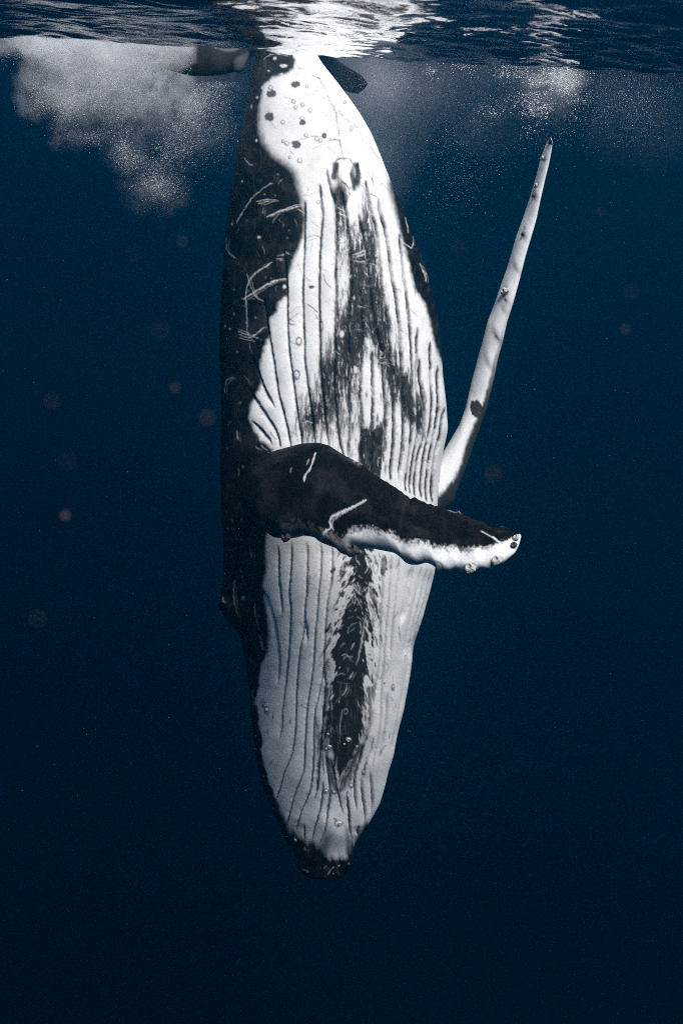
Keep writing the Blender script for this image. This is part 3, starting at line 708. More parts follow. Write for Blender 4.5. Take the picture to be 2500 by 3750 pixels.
kb = np.interp(ys, [90, 400, 1000, 2000, 2600, 3196], [1.1, 1.1, 1.0, 1.0, 1.0, 1.3])
NF, NB = 440, 90
phi = np.concatenate([np.linspace(math.pi, 0, NF, endpoint=False), np.linspace(0, -math.pi, NB, endpoint=False)])
CP, SP = np.cos(phi), np.sin(phi)
M_PX = DW / FPX
slx, srx = lx.copy(), rx.copy()
slx[:NROW] = smooth1(lx[:NROW], 55); srx[:NROW] = smooth1(rx[:NROW], 55)
tail_f = sstep(3080, 2900, ys)                 # the blunt snout keeps its own outline
slx = slx * tail_f + lx * (1 - tail_f); srx = srx * tail_f + rx * (1 - tail_f)
scx = (slx + srx) / 2; shw = (srx - slx) / 2
scx[NROW:] = cx[NROW:]; shw[NROW:] = hw[NROW:]
resL = np.where(np.arange(len(ys)) < NROW, lx - slx, 0); resR = np.where(np.arange(len(ys)) < NROW, rx - srx, 0)
Yg = np.repeat(ys[:, None], len(phi), 1)
Xg = scx[:, None] + shw[:, None] * CP + np.where(CP[None] < 0, resL[:, None], resR[:, None]) * np.abs(CP[None]) ** 5
hw = shw
kk = np.where(SP[None] > 0, kf[:, None], kb[:, None])
dep = DW + 0.95 * np.clip((ys - 1900) / 1300, 0, None) ** 2           # the head arches back, away from the camera
off = hw[:, None] * M_PX * kk * np.sign(SP) * np.abs(SP) ** 0.92      # metres towards the camera side (belly)
depg = np.repeat(dep[:, None], Xg.shape[1], 1)
P0 = at(Xg, Yg, depg) - off[..., None] * F
sc_ = depg / (depg - off)
qx = 1250 + (Xg - 1250) * sc_; qy = 1875 + (Yg - 1875) * sc_
# snout knobs and jaw tubercles
lump = np.zeros(Xg.shape)
r3 = np.random.default_rng(3)
knobs = [(x, y, r, h) for x, y, r, h in [(1108, 3170, 18, 14), (1140, 3195, 18, 13), (1185, 3205, 20, 10), (1232, 3200, 20, 17), (1268, 3165, 16, 14), (1275, 3140, 16, 8), (1160, 3150, 26, 9), (1215, 3160, 24, 9), (1120, 3125, 20, 8),
         (935, 2700, 14, 4), (938, 2748, 16, 6), (952, 2812, 12, 3), (968, 2866, 14, 5), (992, 2925, 12, 4), (1008, 2972, 14, 6), (1044, 3050, 14, 5), (1058, 3085, 16, 7), (1090, 3130, 16, 7), (925, 2610, 12, 3),
         (824, 2215, 30, 12), (1195, 3010, 42, 12), (1185, 3080, 40, 8), (1230, 3060, 36, 9)]]
for x, y, r, h in knobs:
    lump += h * np.exp(-(((qx - x) ** 2 + (qy - y) ** 2) / r ** 2))
front = (SP > -0.25)[None] * np.ones_like(Xg)
lump *= front
vis = sstep(-0.02, 0.06, np.repeat(SP[None], len(ys), 0))
hg = (sample(HGT, qx, qy) * vis + lump) * capf[:, None]
hg += 3.0 * (fbm(Xg / 70, Yg / 110, 91, 3) - 0.5) * capf[:, None]
radial = CP[None, :, None] * R - SP[None, :, None] * F * 0.9
P = P0 + (hg * M_PX)[..., None] * radial
pig_b = sample(PIG, qx, qy)
back = BLACK * (0.8 + 0.8 * fbm(Xg / 40 + 3 * SP[None], Yg / 40, 15))
pig = pig_b * vis + back * (1 - vis)
nr, nc = Xg.shape
idx = np.arange(nr * nc).reshape(nr, nc); nxt = np.roll(idx, -1, 1)
quads = np.stack([idx[:-1], nxt[:-1], nxt[1:], idx[1:]], -1).reshape(-1, 4)


def close_grid(P, pig, flip=False):
    """grid of rings -> closed tube with quad-degenerate-free caps (triangles)"""
    nr, nc = P.shape[:2]
    idx = np.arange(nr * nc).reshape(nr, nc); nxt = np.roll(idx, -1, 1)
    q = np.stack([idx[:-1], nxt[:-1], nxt[1:], idx[1:]], -1).reshape(-1, 4)
    t = np.concatenate([q[:, [0, 1, 2]], q[:, [0, 2, 3]]])
    a, b = nr * nc, nr * nc + 1
    t = np.concatenate([t, np.stack([np.full(nc, a), nxt[0], idx[0]], -1), np.stack([np.full(nc, b), idx[-1], nxt[-1]], -1)])
    V = np.concatenate([P.reshape(-1, 3), [P[0].mean(0)], [P[-1].mean(0)]])
    pg = np.concatenate([pig.ravel(), [pig[0].mean()], [pig[-1].mean()]])
    # outward orientation by signed volume
    v = V[t]
    if np.einsum('ij,ij->', v[:, 0] - V.mean(0), np.cross(v[:, 1] - V.mean(0), v[:, 2] - V.mean(0))) < 0: t = t[:, ::-1]
    return V, t, pg


shells = [close_grid(P, pig)]


def arc_resample(pts, n):
    pts = np.array(pts, float)
    L = np.concatenate([[0], np.cumsum(np.hypot(np.diff(pts[:, 0]), np.diff(pts[:, 1])))]); L /= L[-1]
    t = np.linspace(0, 1, n)
    out = np.stack([np.interp(t, L, pts[:, i]) for i in range(pts.shape[1])], -1)
    for i in range(out.shape[1]): out[:, i] = smooth1(out[:, i], 2)
    return out, t


def blade(A, B, nt, mth, thick, pigf, le=0.5, bumps=None, jag=0.0):
    """A, B: edge curves (px, py, depth); thick(t) in metres; e runs 0 at A to 1 at B"""
    a, t = arc_resample(A, nt); b, _ = arc_resample(B, nt)
    PA = at(a[:, 0], a[:, 1], a[:, 2]); PB = at(b[:, 0], b[:, 1], b[:, 2])
    mid = (PA + PB) / 2
    tan = np.gradient(mid, axis=0)
    nrm = np.cross(tan, PB - PA); nrm /= np.linalg.norm(nrm, axis=1)[:, None] + 1e-9
    nrm *= np.where((nrm @ -F) < 0, -1, 1)[:, None]           # towards the camera side
    for i in range(3): nrm[:, i] = smooth1(nrm[:, i], 12)
    nrm /= np.linalg.norm(nrm, axis=1)[:, None]
    th = np.linspace(0, 2 * math.pi, mth, endpoint=False)
    e = (1 - np.cos(th)) / 2
    prof = np.sin(th) * (0.55 + 0.9 * e ** 1.0 * le)           # blunter on the B side
    T, E = np.meshgrid(t, e, indexing='ij')
    S = np.repeat(np.sin(th)[None], nt, 0)
    Pg = PA[:, None] * (1 - E[..., None]) + PB[:, None] * E[..., None] + nrm[:, None] * (thick(t)[:, None] * prof[None])[..., None]
    if jag:                                        # ragged trailing edge
        k_ = jag * sstep(0.42, 0.55, t) * a[:, 2] / FPX
        k_ = k_ * (2 * (fbm(t * 46, t * 0, 515, 3) - 0.5) + 0.8 * np.abs(np.sin(t * 60 + 2 * np.sin(t * 17))) - 0.4)
        Pg = Pg - U * (k_[:, None] * (1 - E) ** 7)[..., None]
    if bumps is not None:
        Pg = Pg + nrm[:, None] * bumps(T, E, S)[..., None]
    rel = Pg - CAM
    dz = rel @ F
    QX = 1250 + FPX * (rel @ R) / dz; QY = 1875 - FPX * (rel @ U) / dz
    pg = pigf(T, E, S, QX, QY)
    return close_grid(Pg, pg), PA, PB, nrm, t


# near flipper: black above, white leading edge
FA = [(985, 1690, 10.7), (985, 1668, 10.35), (1013, 1651, 10.0), (1069, 1635, 9.75), (1109, 1624, 9.6), (1164, 1621, 9.4), (1204, 1631, 9.3), (1260, 1667, 9.15), (1308, 1691, 9.0), (1356, 1727, 8.9), (1412, 1763, 8.75),
      (1467, 1799, 8.6), (1492, 1812, 8.5), (1500, 1822, 8.5), (1540, 1835, 8.4), (1587, 1847, 8.3), (1632, 1858, 8.2), (1640, 1868, 8.2), (1705, 1882, 8.05), (1714, 1892, 8.0), (1760, 1905, 7.95), (1786, 1918, 7.9), (1840, 1930, 7.85), (1866, 1940, 7.8), (1903, 1957, 7.75)]
FB = [(960, 1850, 10.6), (925, 1868, 10.35), (915, 1895, 10.05), (945, 1914, 9.75), (975, 1945, 9.5), (1000, 1968, 9.4), (1053, 1968, 9.2), (1101, 1958, 9.1), (1150, 1966, 8.95), (1170, 1985, 8.9), (1200, 1996, 8.8), (1228, 2006, 8.75), (1252, 2030, 8.68), (1275, 2030, 8.62),
      (1298, 2006, 8.6), (1340, 2002, 8.5), (1388, 2012, 8.4), (1440, 2022, 8.25), (1462, 2038, 8.2), (1485, 2062, 8.15), (1520, 2064, 8.05), (1555, 2056, 8.0), (1582, 2068, 7.95), (1605, 2090, 7.9), (1640, 2090, 7.85), (1668, 2080, 7.82), (1695, 2096, 7.8), (1728, 2098, 7.75),
      (1755, 2078, 7.72), (1786, 2084, 7.7), (1815, 2070, 7.68), (1842, 2057, 7.67), (1882, 2026, 7.67), (1898, 1994, 7.68), (1906, 1962, 7.72)]


def pig_near(T, E, S, QX, QY):
    nzA = fbm(T * 60, E * 14 + 5, 5, 4); nzB = fbm(QX / 7, QY / 7, 9, 3); nzC = fbm(T * 14, E * 5, 13, 4)
    frontm = S >= -0.05
    # where the white of the leading edge begins
    e0 = np.interp(T, [0, 0.12, 0.2, 0.3, 0.36, 0.45, 0.6, 0.75, 0.88, 0.95, 1.0], [1.04, 1.02, 0.965, 0.93, 0.90, 0.83, 0.78, 0.73, 0.65, 0.56, 0.5])
    w = sstep(-0.07, 0.06, E - e0 + 0.06 * (nzA - 0.5) + 0.17 * (nzB - 0.5))
    lo = np.interp(T, [0, 0.2, 0.36, 0.46, 1], [0.05, 0.16, 0.25, 0.80, 0.84])  # white edge painted greyer towards the root, standing in for its shaded underside
    dark = 0.0035 + 0.012 * sstep(0.45, 0.7, nzC) * (0.2 + 1.2 * nzA) * (0.4 + nzB) + 0.004 * sstep(0.5, 0.85, nzB)
    p = dark * (1 - w) + lo * w
    under = 0.65 * (0.7 + 0.5 * nzA)
    p = np.where(frontm, p, np.where(E > 0.25, under, dark))

    wx_ = 5 * (fbm(QX / 14, QY / 14, 401, 2) - 0.5)

    def mark(pts, wid, val, al=1.0):
        nonlocal p
        c = catmull(pts, 5)
        d = np.full(T.shape, 1e9)
        for a_, b_ in zip(c[:-1], c[1:]):
            ex, ey = b_ - a_
            wx, wy = QX + wx_ - a_[0], QY + wx_ - a_[1]
            q = np.clip((wx * ex + wy * ey) / (ex * ex + ey * ey + 1e-9), 0, 1)
            d = np.minimum(d, np.hypot(wx - ex * q, wy - ey * q))
        mk = (1 - sstep(wid * 0.35, wid * 0.75 + 1.5, d)) * frontm * al
        p = p * (1 - mk) + val * mk
    mark(Z5([(740, 417), (700, 437), (640, 465), (590, 490), (574, 510), (578, 540), (565, 552), (545, 565), (538, 590), (536, 610)]), 4.2, 0.70)
    mark(Z5([(690, 448), (620, 485), (588, 510), (585, 540), (592, 556)]), 2.6, 0.5, 0.7)
    mark(Z5([(556, 552), (545, 575), (548, 590)]), 3, 0.6, 0.8)
    mark(Z5([(508, 200), (495, 245), (475, 280), (462, 300), (457, 326)]), 3.6, 0.62)
    mark(Z5([(478, 230), (468, 255)]), 2.6, 0.4, 0.7)
    mark(Z5([(1270, 560), (1300, 575), (1335, 597)]), 3.2, 0.5, 0.8)
    mark(Z5([(1322, 585), (1345, 605)]), 5, 0.7, 0.8)
    mark(Z5([(395, 270), (390, 285)]), 4, 0.3, 0.6)
    mark(Z5([(160, 330), (180, 290), (230, 262), (290, 240), (340, 225)]), 22, 0.014, 0.8)
    mark(ZC([(430, 1160), (500, 1200), (580, 1250), (690, 1310)]), 16, 0.03, 0.6)
    mark(Z5([(180, 490), (225, 505), (270, 525)]), 9, 0.12, 0.8)
    for t0, e0_, rr_ in [(0.985, 0.62, 0.02), (0.955, 0.86, 0.025), (0.885, 0.96, 0.03), (0.80, 0.97, 0.03), (0.70, 0.97, 0.022)]:
        d = np.hypot((T - t0) * 3.2, E - e0_)
        ring = np.exp(-((d - rr_ * 1.6) / (rr_ * 0.5)) ** 2) * frontm
        p = p * (1 - 0.7 * ring) + 0.08 * 0.7 * ring
    # upper edge has pale nicks
    nick = sstep(0.62, 0.72, fbm(T * 30, E * 0, 19, 3)) * sstep(0.05, 0.0, E) * (T > 0.25)
    p = p * (1 - 0.6 * nick) + 0.35 * nick * 0.6
    return p


def bump_near(T, E, S):
    b = np.zeros_like(T)
    for t0, h in [(0.20, 0.03), (0.335, 0.04), (0.42, 0.05), (0.60, 0.03), (0.70, 0.03), (0.79, 0.03), (0.88, 0.025)]:
        b += h * np.exp(-(((T - t0) / 0.028) ** 2 + ((E - 0.96) / 0.10) ** 2)) * np.sign(S + 1e-6) * np.abs(S) ** 0.5
    b += 0.010 * (fbm(T * 22, E * 8, 3, 3) - 0.5) * S
    return b


sh, nfA, nfB, nfN, nfT = blade(FA, FB, 330, 170, lambda t: np.interp(t, [0, 0.08, 0.2, 0.4, 0.7, 0.92, 1], [0.20, 0.20, 0.16, 0.12, 0.085, 0.05, 0.012]), pig_near, 0.9, bump_near, jag=9.0)
shells.append(sh)

# far flipper: white, seen edge-on
GA = Z8([(150, 2110), (145, 2040), (190, 1960), (240, 1880), (295, 1790), (330, 1690), (360, 1540), (395, 1410), (425, 1300), (455, 1180), (495, 1080), (535, 960), (575, 850), (620, 690), (670, 550), (705, 450), (745, 310), (770, 210), (805, 115), (826, 90)])
GB = Z8([(240, 2330), (255, 2250), (285, 2160), (322, 2060), (360, 1920), (400, 1820), (447, 1710), (478, 1595), (502, 1500), (522, 1400), (552, 1295), (577, 1180), (612, 1075), (642, 965), (662, 890), (687, 790), (717, 690), (752, 570), (777, 450),
         (802, 340), (827, 240), (847, 140), (848, 105), (836, 88)])
GA = [(x + 4, y, 11.08 + 0.12 * min(1, i / 5)) for i, (x, y) in enumerate(GA)]
GB = [(x - 2, y, 10.95 + 0.05 * min(1, i / 5)) for i, (x, y) in enumerate(GB)]
GA[0] = (GA[0][0] - 40, GA[0][1] + 40, 11.1); GB[0] = (GB[0][0] - 50, GB[0][1] + 20, 11.0)
FARM = [(0.985, .55, 5), (0.938, .55, 8), (0.915, .62, 7), (0.872, .60, 7), (0.842, .66, 11), (0.757, .58, 5), (0.738, .66, 10), (0.655, .84, 11), (0.588, .60, 8), (0.57, .72, 11), (0.548, .8, 10), (0.477, .84, 13), (0.405, .80, 11)]
FARK = [0.35, 1.0, 0.8, 1.0, 1.0, 0.8, 1.0, 0.75, 1.0, 1.0, 0.75, 0.9, 0.6]


def pig_far(T, E, S, QX, QY):
    nzA = fbm(T * 90, E * 8, 51, 4)
    p = 0.74 * (0.9 + 0.2 * nzA)
    base = sstep(0.03, -0.02, T - 0.12 * sstep(0.55, 1.0, E) + 0.04 * (nzA - 0.5))
    p = p * (1 - base) + 0.03 * base
    edge = sstep(0.90, 0.985, E + 0.06 * (nzA - 0.5)) * sstep(0.62, 0.3, T)
    p = p * (1 - edge) + 0.035 * edge
    d = np.hypot((T - 0.283) * 26, (E - 0.72) * 1.3)
    d2 = np.hypot((T - 0.298) * 30, (E - 0.84) * 1.5)
    mk = np.maximum(sstep(0.42, 0.30, d + 0.1 * (nzA - 0.5)), sstep(0.36, 0.26, d2))
    p = p * (1 - mk) + 0.03 * mk
    for (t0, e0, r), kf_ in zip(FARM, FARK):
        d = np.hypot((T - t0) * 1450, (E - e0) * 60 + (T - t0) * 150)
        soft = 0.6 * np.exp(-(d / (r * 1.35)) ** 2)
        hard = sstep(r * 0.55, r * 0.3, d + 8 * (nzA - 0.5))
        mk = np.clip(soft * 1.1 + (0.9 * hard if kf_ > 0.75 else 0), 0, 1) * kf_
        p = p * (1 - mk) + 0.06 * mk
    return np.where(S > -0.1, p, 0.04 * sstep(0.2, 0.6, E) + p * (1 - sstep(0.2, 0.6, E)))


def bump_far(T, E, S):
    b = np.zeros_like(T)
    for t0, e0, r in FARM:
        if r < 8: continue
        b += 0.005 * np.exp(-(((T - t0 - 0.016) * 1450 / 22) ** 2 + ((E - 0.72) / 0.25) ** 2)) * np.clip(S, 0, 1)
        b -= 0.002 * np.exp(-(((T - t0 + 0.004) * 1450 / 16) ** 2 + ((E - 0.72) / 0.25) ** 2)) * np.clip(S, 0, 1)
    return b


sh, ffA, ffB, ffN, ffT = blade(GA, GB, 420, 90, lambda t: np.interp(t, [0, 0.1, 0.3, 0.6, 0.9, 1], [0.24, 0.19, 0.095, 0.06, 0.035, 0.01]), pig_far, 0.6, bump_far)
shells.append(sh)

# tail stock over the surface, bending back to the flukes
stock = [(1030, 235, 11.0, 88), (1040, 150, 11.05, 92), (1050, 70, 11.2, 84), (1062, 0, 11.6, 74), (1072, -30, 12.1, 66), (1076, 0, 12.6, 58), (1078, 60, 12.95, 48), (1078, 130, 13.1, 30), (1078, 160, 13.15, 10)]
sk = np.array(stock, float)
tt = np.linspace(0, len(sk) - 1, 60)
sk = np.stack([np.interp(tt, np.arange(len(sk)), sk[:, i]) for i in range(4)], -1)
for i in range(4): sk[:, i] = smooth1(sk[:, i], 3)
C = at(sk[:, 0], sk[:, 1], sk[:, 2])
tg = np.gradient(C, axis=0); tg /= np.linalg.norm(tg, axis=1)[:, None]
thv = np.linspace(0, 2 * math.pi, 48, endpoint=False)
b2 = np.cross(tg, R); b2 /= np.linalg.norm(b2, axis=1)[:, None]
rr_ = sk[:, 3] * M_PX
Pt = C[:, None] + (np.cos(thv)[None, :, None] * R + np.sin(thv)[None, :, None] * b2[:, None]) * rr_[:, None, None] * 0.97
shells.append(close_grid(Pt, np.full(Pt.shape[:2], 0.03)))


def pig_fl(white_and_lit_at):
    def f(T, E, S, QX, QY):
        nz_ = fbm(T * 20, E * 6, 71, 4)
        p = 0.004 + 0.006 * sstep(0.5, 0.8, nz_)
        for t0, e0, rt, re in white_and_lit_at:
            mk = sstep(1.25, 0.55, np.hypot((T - t0) / rt, (E - e0) / re) + 0.7 * (nz_ - 0.5))
            p = p * (1 - mk) + 0.11 * mk
        return p
    return f


RA = [(1085, 40, 13.0), (1130, 130, 12.9), (1188, 190, 12.8), (1229, 216, 12.75), (1274, 246, 12.7), (1325, 277, 12.6), (1344, 304, 12.6)]
RB = [(1085, 170, 13.1), (1130, 215, 13.0), (1180, 268, 12.9), (1240, 322, 12.85), (1280, 340, 12.75), (1312, 344, 12.7), (1341, 318, 12.6)]
shells.append(blade(RA, RB, 120, 60, lambda t: np.interp(t, [0, 0.4, 0.9, 1], [0.14, 0.09, 0.04, 0.01]), pig_fl([]), 0.3)[0])
LA = [(1070, 20, 13.0), (985, 60, 12.9), (900, 150, 12.8), (840, 172, 12.7), (770, 160, 12.6), (690, 150, 12.55), (600, 150, 12.5), (540, 190, 12.5)]
LB = [(1070, 150, 13.1), (985, 150, 13.0), (905, 215, 12.9), (886, 268, 12.8), (855, 262, 12.7), (810, 276, 12.6), (700, 278, 12.55), (610, 255, 12.5), (545, 205, 12.5)]
shells.append(blade(LA, LB, 140, 60, lambda t: np.interp(t, [0, 0.4, 0.9, 1], [0.14, 0.09, 0.05, 0.01]), pig_fl([(0.40, 0.85, 0.06, 0.45), (0.47, 0.1, 0.10, 0.16)]), 0.3)[0])  # pale patch near the body, then the lit top edge painted into the pigment

shell_objs = []
for V_, t_, pg_ in shells:
    o = mesh_obj('humpback_whale', V_, t_, MAT_WHALE)
    float_attr(o, 'pigment', pg_)
    shell_objs.append(o)
whale = shell_objs[0]
whale.name = 'humpback_whale'
for o in shell_objs[1:]:
    md = whale.modifiers.new('union', 'BOOLEAN')
    md.operation = 'UNION'; md.object = o; md.solver = 'MANIFOLD'
dg = bpy.context.evaluated_depsgraph_get()
me = bpy.data.meshes.new_from_object(whale.evaluated_get(dg))
ok = 'pigment' in me.attributes and len(me.vertices) > 300000
whale.modifiers.clear()
if ok:
    me.name = 'humpback_whale'
    whale.data = me
    me.polygons.foreach_set('use_smooth', np.ones(len(me.polygons), bool))
    print('UNION OK', len(me.vertices), [a.name for a in me.attributes])
    for o in shell_objs[1:]:
        bpy.data.objects.remove(o, do_unlink=True)
else:
    print('UNION FAILED', [a.name for a in me.attributes], len(me.vertices))
    with bpy.context.temp_override(active_object=whale, selected_editable_objects=shell_objs, selected_objects=shell_objs, object=whale):
        bpy.ops.object.join()
tag(whale, 'black and white humpback whale hanging head down beneath the surface, one flipper across its belly', 'whale')

# ------------------------------------------------------------------ barnacles on the whale (parts)


def barnacle_mesh(name, mat):
    n_ = 9; prof = [(1.0, 0.0), (0.95, 0.25), (0.72, 0.62), (0.5, 0.75), (0.36, 0.66), (0.26, 0.35)]
    v = []; f = []
    for r_, z_ in prof:
        for k in range(n_):
            a = 2 * math.pi * k / n_
            q = r_ * (1 + 0.10 * math.sin(a * 3 + 1) + 0.06 * (k % 2))
            v.append((q * math.cos(a), q * math.sin(a), z_ * (1 + 0.08 * math.sin(2 * a))))
    for i in range(len(prof) - 1):
        for k in range(n_):
            a, b = i * n_ + k, i * n_ + (k + 1) % n_
            f.append((a, b, b + n_, a + n_))
    f.append(tuple(range((len(prof) - 1) * n_, len(prof) * n_)))
    me = bpy.data.meshes.new(name); me.from_pydata(v, [], f); me.materials.append(mat)
    return me


BM = barnacle_mesh('barnacle', MAT_BARN); BMD = barnacle_mesh('dark_barnacle', MAT_BARN_DARK)


def add_barnacle(pos, nrm, r, me):
    o = bpy.data.objects.new('tubercle' if me is BMD else 'barnacle', me); COL.objects.link(o)
    o.parent = whale
    q = Vector(nrm).to_track_quat('Z', 'Y')
    o.rotation_euler = q.to_euler(); o.location = Vector(pos) - Vector(nrm) * r * 0.12
    o.scale = (r, r, r * 0.85)


flatq = np.stack([qx.ravel(), qy.ravel()], -1)
Pn = P.copy()
dPy = np.gradient(P, axis=0); dPx = np.gradient(P, axis=1)
Nn = np.cross(dPx, dPy); Nn /= np.linalg.norm(Nn, axis=-1)[..., None] + 1e-9
Nn *= np.where((Nn * radial).sum(-1) < 0, -1, 1)[..., None]
frontmask = (SP[None] > 0.02) * np.ones_like(Xg) > 0
fm = frontmask.ravel()
cand = np.nonzero(fm)[0]
bl = Z7([(953, 470, 24), (797, 528, 20), (770, 545, 12), (920, 505, 11), (1020, 525, 11), (785, 420, 12), (285, 222, 15), (875, 1152, 17), (772, 893, 11), (836, 893, 10), (978, 845, 10), (1083, 735, 12), (1318, 35, 10), (1255, 1, 9),
         (600, 1530, 14), (770, 1505, 10), (860, 1500, 10), (820, 1560, 12), (930, 1480, 13), (520, 1290, 12), (200, 545, 11), (200, 440, 12), (260, 770, 11), (345, 1030, 12), (455, 1260, 12)])
for x, y, r in bl:
    k = cand[np.argmin((flatq[cand, 0] - x) ** 2 + (flatq[cand, 1] - y) ** 2)]
    i, j = divmod(k, nc)
    add_barnacle(P[i, j], Nn[i, j], r / 2.24 * M_PX * 0.95, BM if y < 3120 and not (x < 1070 and y > 2640) else BMD)


def blade_point(A_, B_, N_, T_, t0, e0, lift):
    i = int(np.argmin(abs(T_ - t0)))
    return A_[i] * (1 - e0) + B_[i] * e0 + N_[i] * lift, N_[i]


for t0, e0, lift, r, me_ in [(0.195, 1.0, 0.03, 0.062, BMD), (0.415, 1.02, 0.02, 0.075, BMD), (0.70, 0.97, 0.03, 0.035, BMD), (0.80, 0.965, 0.045, 0.05, BM), (0.885, 0.955, 0.04, 0.045, BM), (0.955, 0.86, 0.03, 0.03, BMD), (0.975, 0.72, 0.03, 0.03, BM)]:
    p_, n_ = blade_point(nfA, nfB, nfN, nfT, t0, e0, lift)
    add_barnacle(p_, n_, r, me_)
for t0, e0, lift, r, me_ in [(0.94, 0.6, 0.05, 0.03, BM), (0.868, 0.62, 0.05, 0.03, BM), (0.585, 0.6, 0.085, 0.045, BM), (0.592, 0.72, 0.07, 0.03, BM), (0.842, 0.62, 0.05, 0.025, BMD), (0.74, 0.66, 0.06, 0.025, BMD)]:
    p_, n_ = blade_point(ffA, ffB, ffN, ffT, t0, e0, lift)
    add_barnacle(p_, n_, r, me_)

# ------------------------------------------------------------------ bubbles
TET = np.array([(1, 1, 1), (1, -1, -1), (-1, 1, -1), (-1, -1, 1)]) / math.sqrt(3)
TETF = np.array([(0, 1, 2), (0, 3, 1), (0, 2, 3), (1, 3, 2)])
OCT = np.array([(1, 0, 0), (-1, 0, 0), (0, 1, 0), (0, -1, 0), (0, 0, 1), (0, 0, -1)], float)
OCTF = np.array([(0, 2, 4), (2, 1, 4), (1, 3, 4), (3, 0, 4), (2, 0, 5), (1, 2, 5), (3, 1, 5), (0, 3, 5)])


def swarm(name, pos, r, shape, mat, seed):
    BV, BF = shape
    g = np.random.default_rng(seed)
    n_ = len(pos)
    q = g.normal(size=(n_, 4)); q /= np.linalg.norm(q, axis=1)[:, None]
    w, x, y, z = q.T
    Rm = np.stack([1 - 2 * (y * y + z * z), 2 * (x * y - z * w), 2 * (x * z + y * w), 2 * (x * y + z * w), 1 - 2 * (x * x + z * z), 2 * (y * z - x * w), 2 * (x * z - y * w), 2 * (y * z + x * w), 1 - 2 * (x * x + y * y)], -1).reshape(-1, 3, 3)
    V_ = np.einsum('nij,kj->nki', Rm, BV) * np.asarray(r)[:, None, None] + pos[:, None]
    F_ = BF[None] + (np.arange(n_) * len(BV))[:, None, None]
    return mesh_obj(name, V_.reshape(-1, 3), F_.reshape(-1, 3), mat, smooth=True)


def blob_points(blobs, n, depth, dsig, noise_scale, thr, seed, contrast=1.0):
    g = np.random.default_rng(seed)
    wts = np.array([b[2] * b[3] * b[4] for b in blobs]); wts /= wts.sum()
    out = []; tot = 0
    while tot < n:
        k = g.choice(len(blobs), size=n, p=wts)
        b = np.array(blobs)[k]
        u = g.normal(size=(n, 2))
        x = b[:, 0] + u[:, 0] * b[:, 2] * 0.55; y = b[:, 1] + u[:, 1] * b[:, 3] * 0.55
        d = depth + g.normal(size=n) * dsig
        nz_ = fbm(x / noise_scale + d * 1.3, y / noise_scale - d * 0.7, 200 + seed, 5)
        keep = g.uniform(size=n) < np.clip((nz_ - thr) * 3.2 * contrast, 0.0, 1)
        p = at(x, y, d)
        keep &= p[:, 2] < wave_height(p[:, 0], p[:, 1]) - 0.01
        out.append(p[keep]); tot += keep.sum()
    return np.concatenate(out)[:n]


def S1(b): return [(x / 1.2544, y / 1.2544, a / 1.2544, c / 1.2544, w) for x, y, a, c, w in b]
def S2(b): return [(1250 + x / 1.2544, y / 1.2544, a / 1.2544, c / 1.2544, w) for x, y, a, c, w in b]


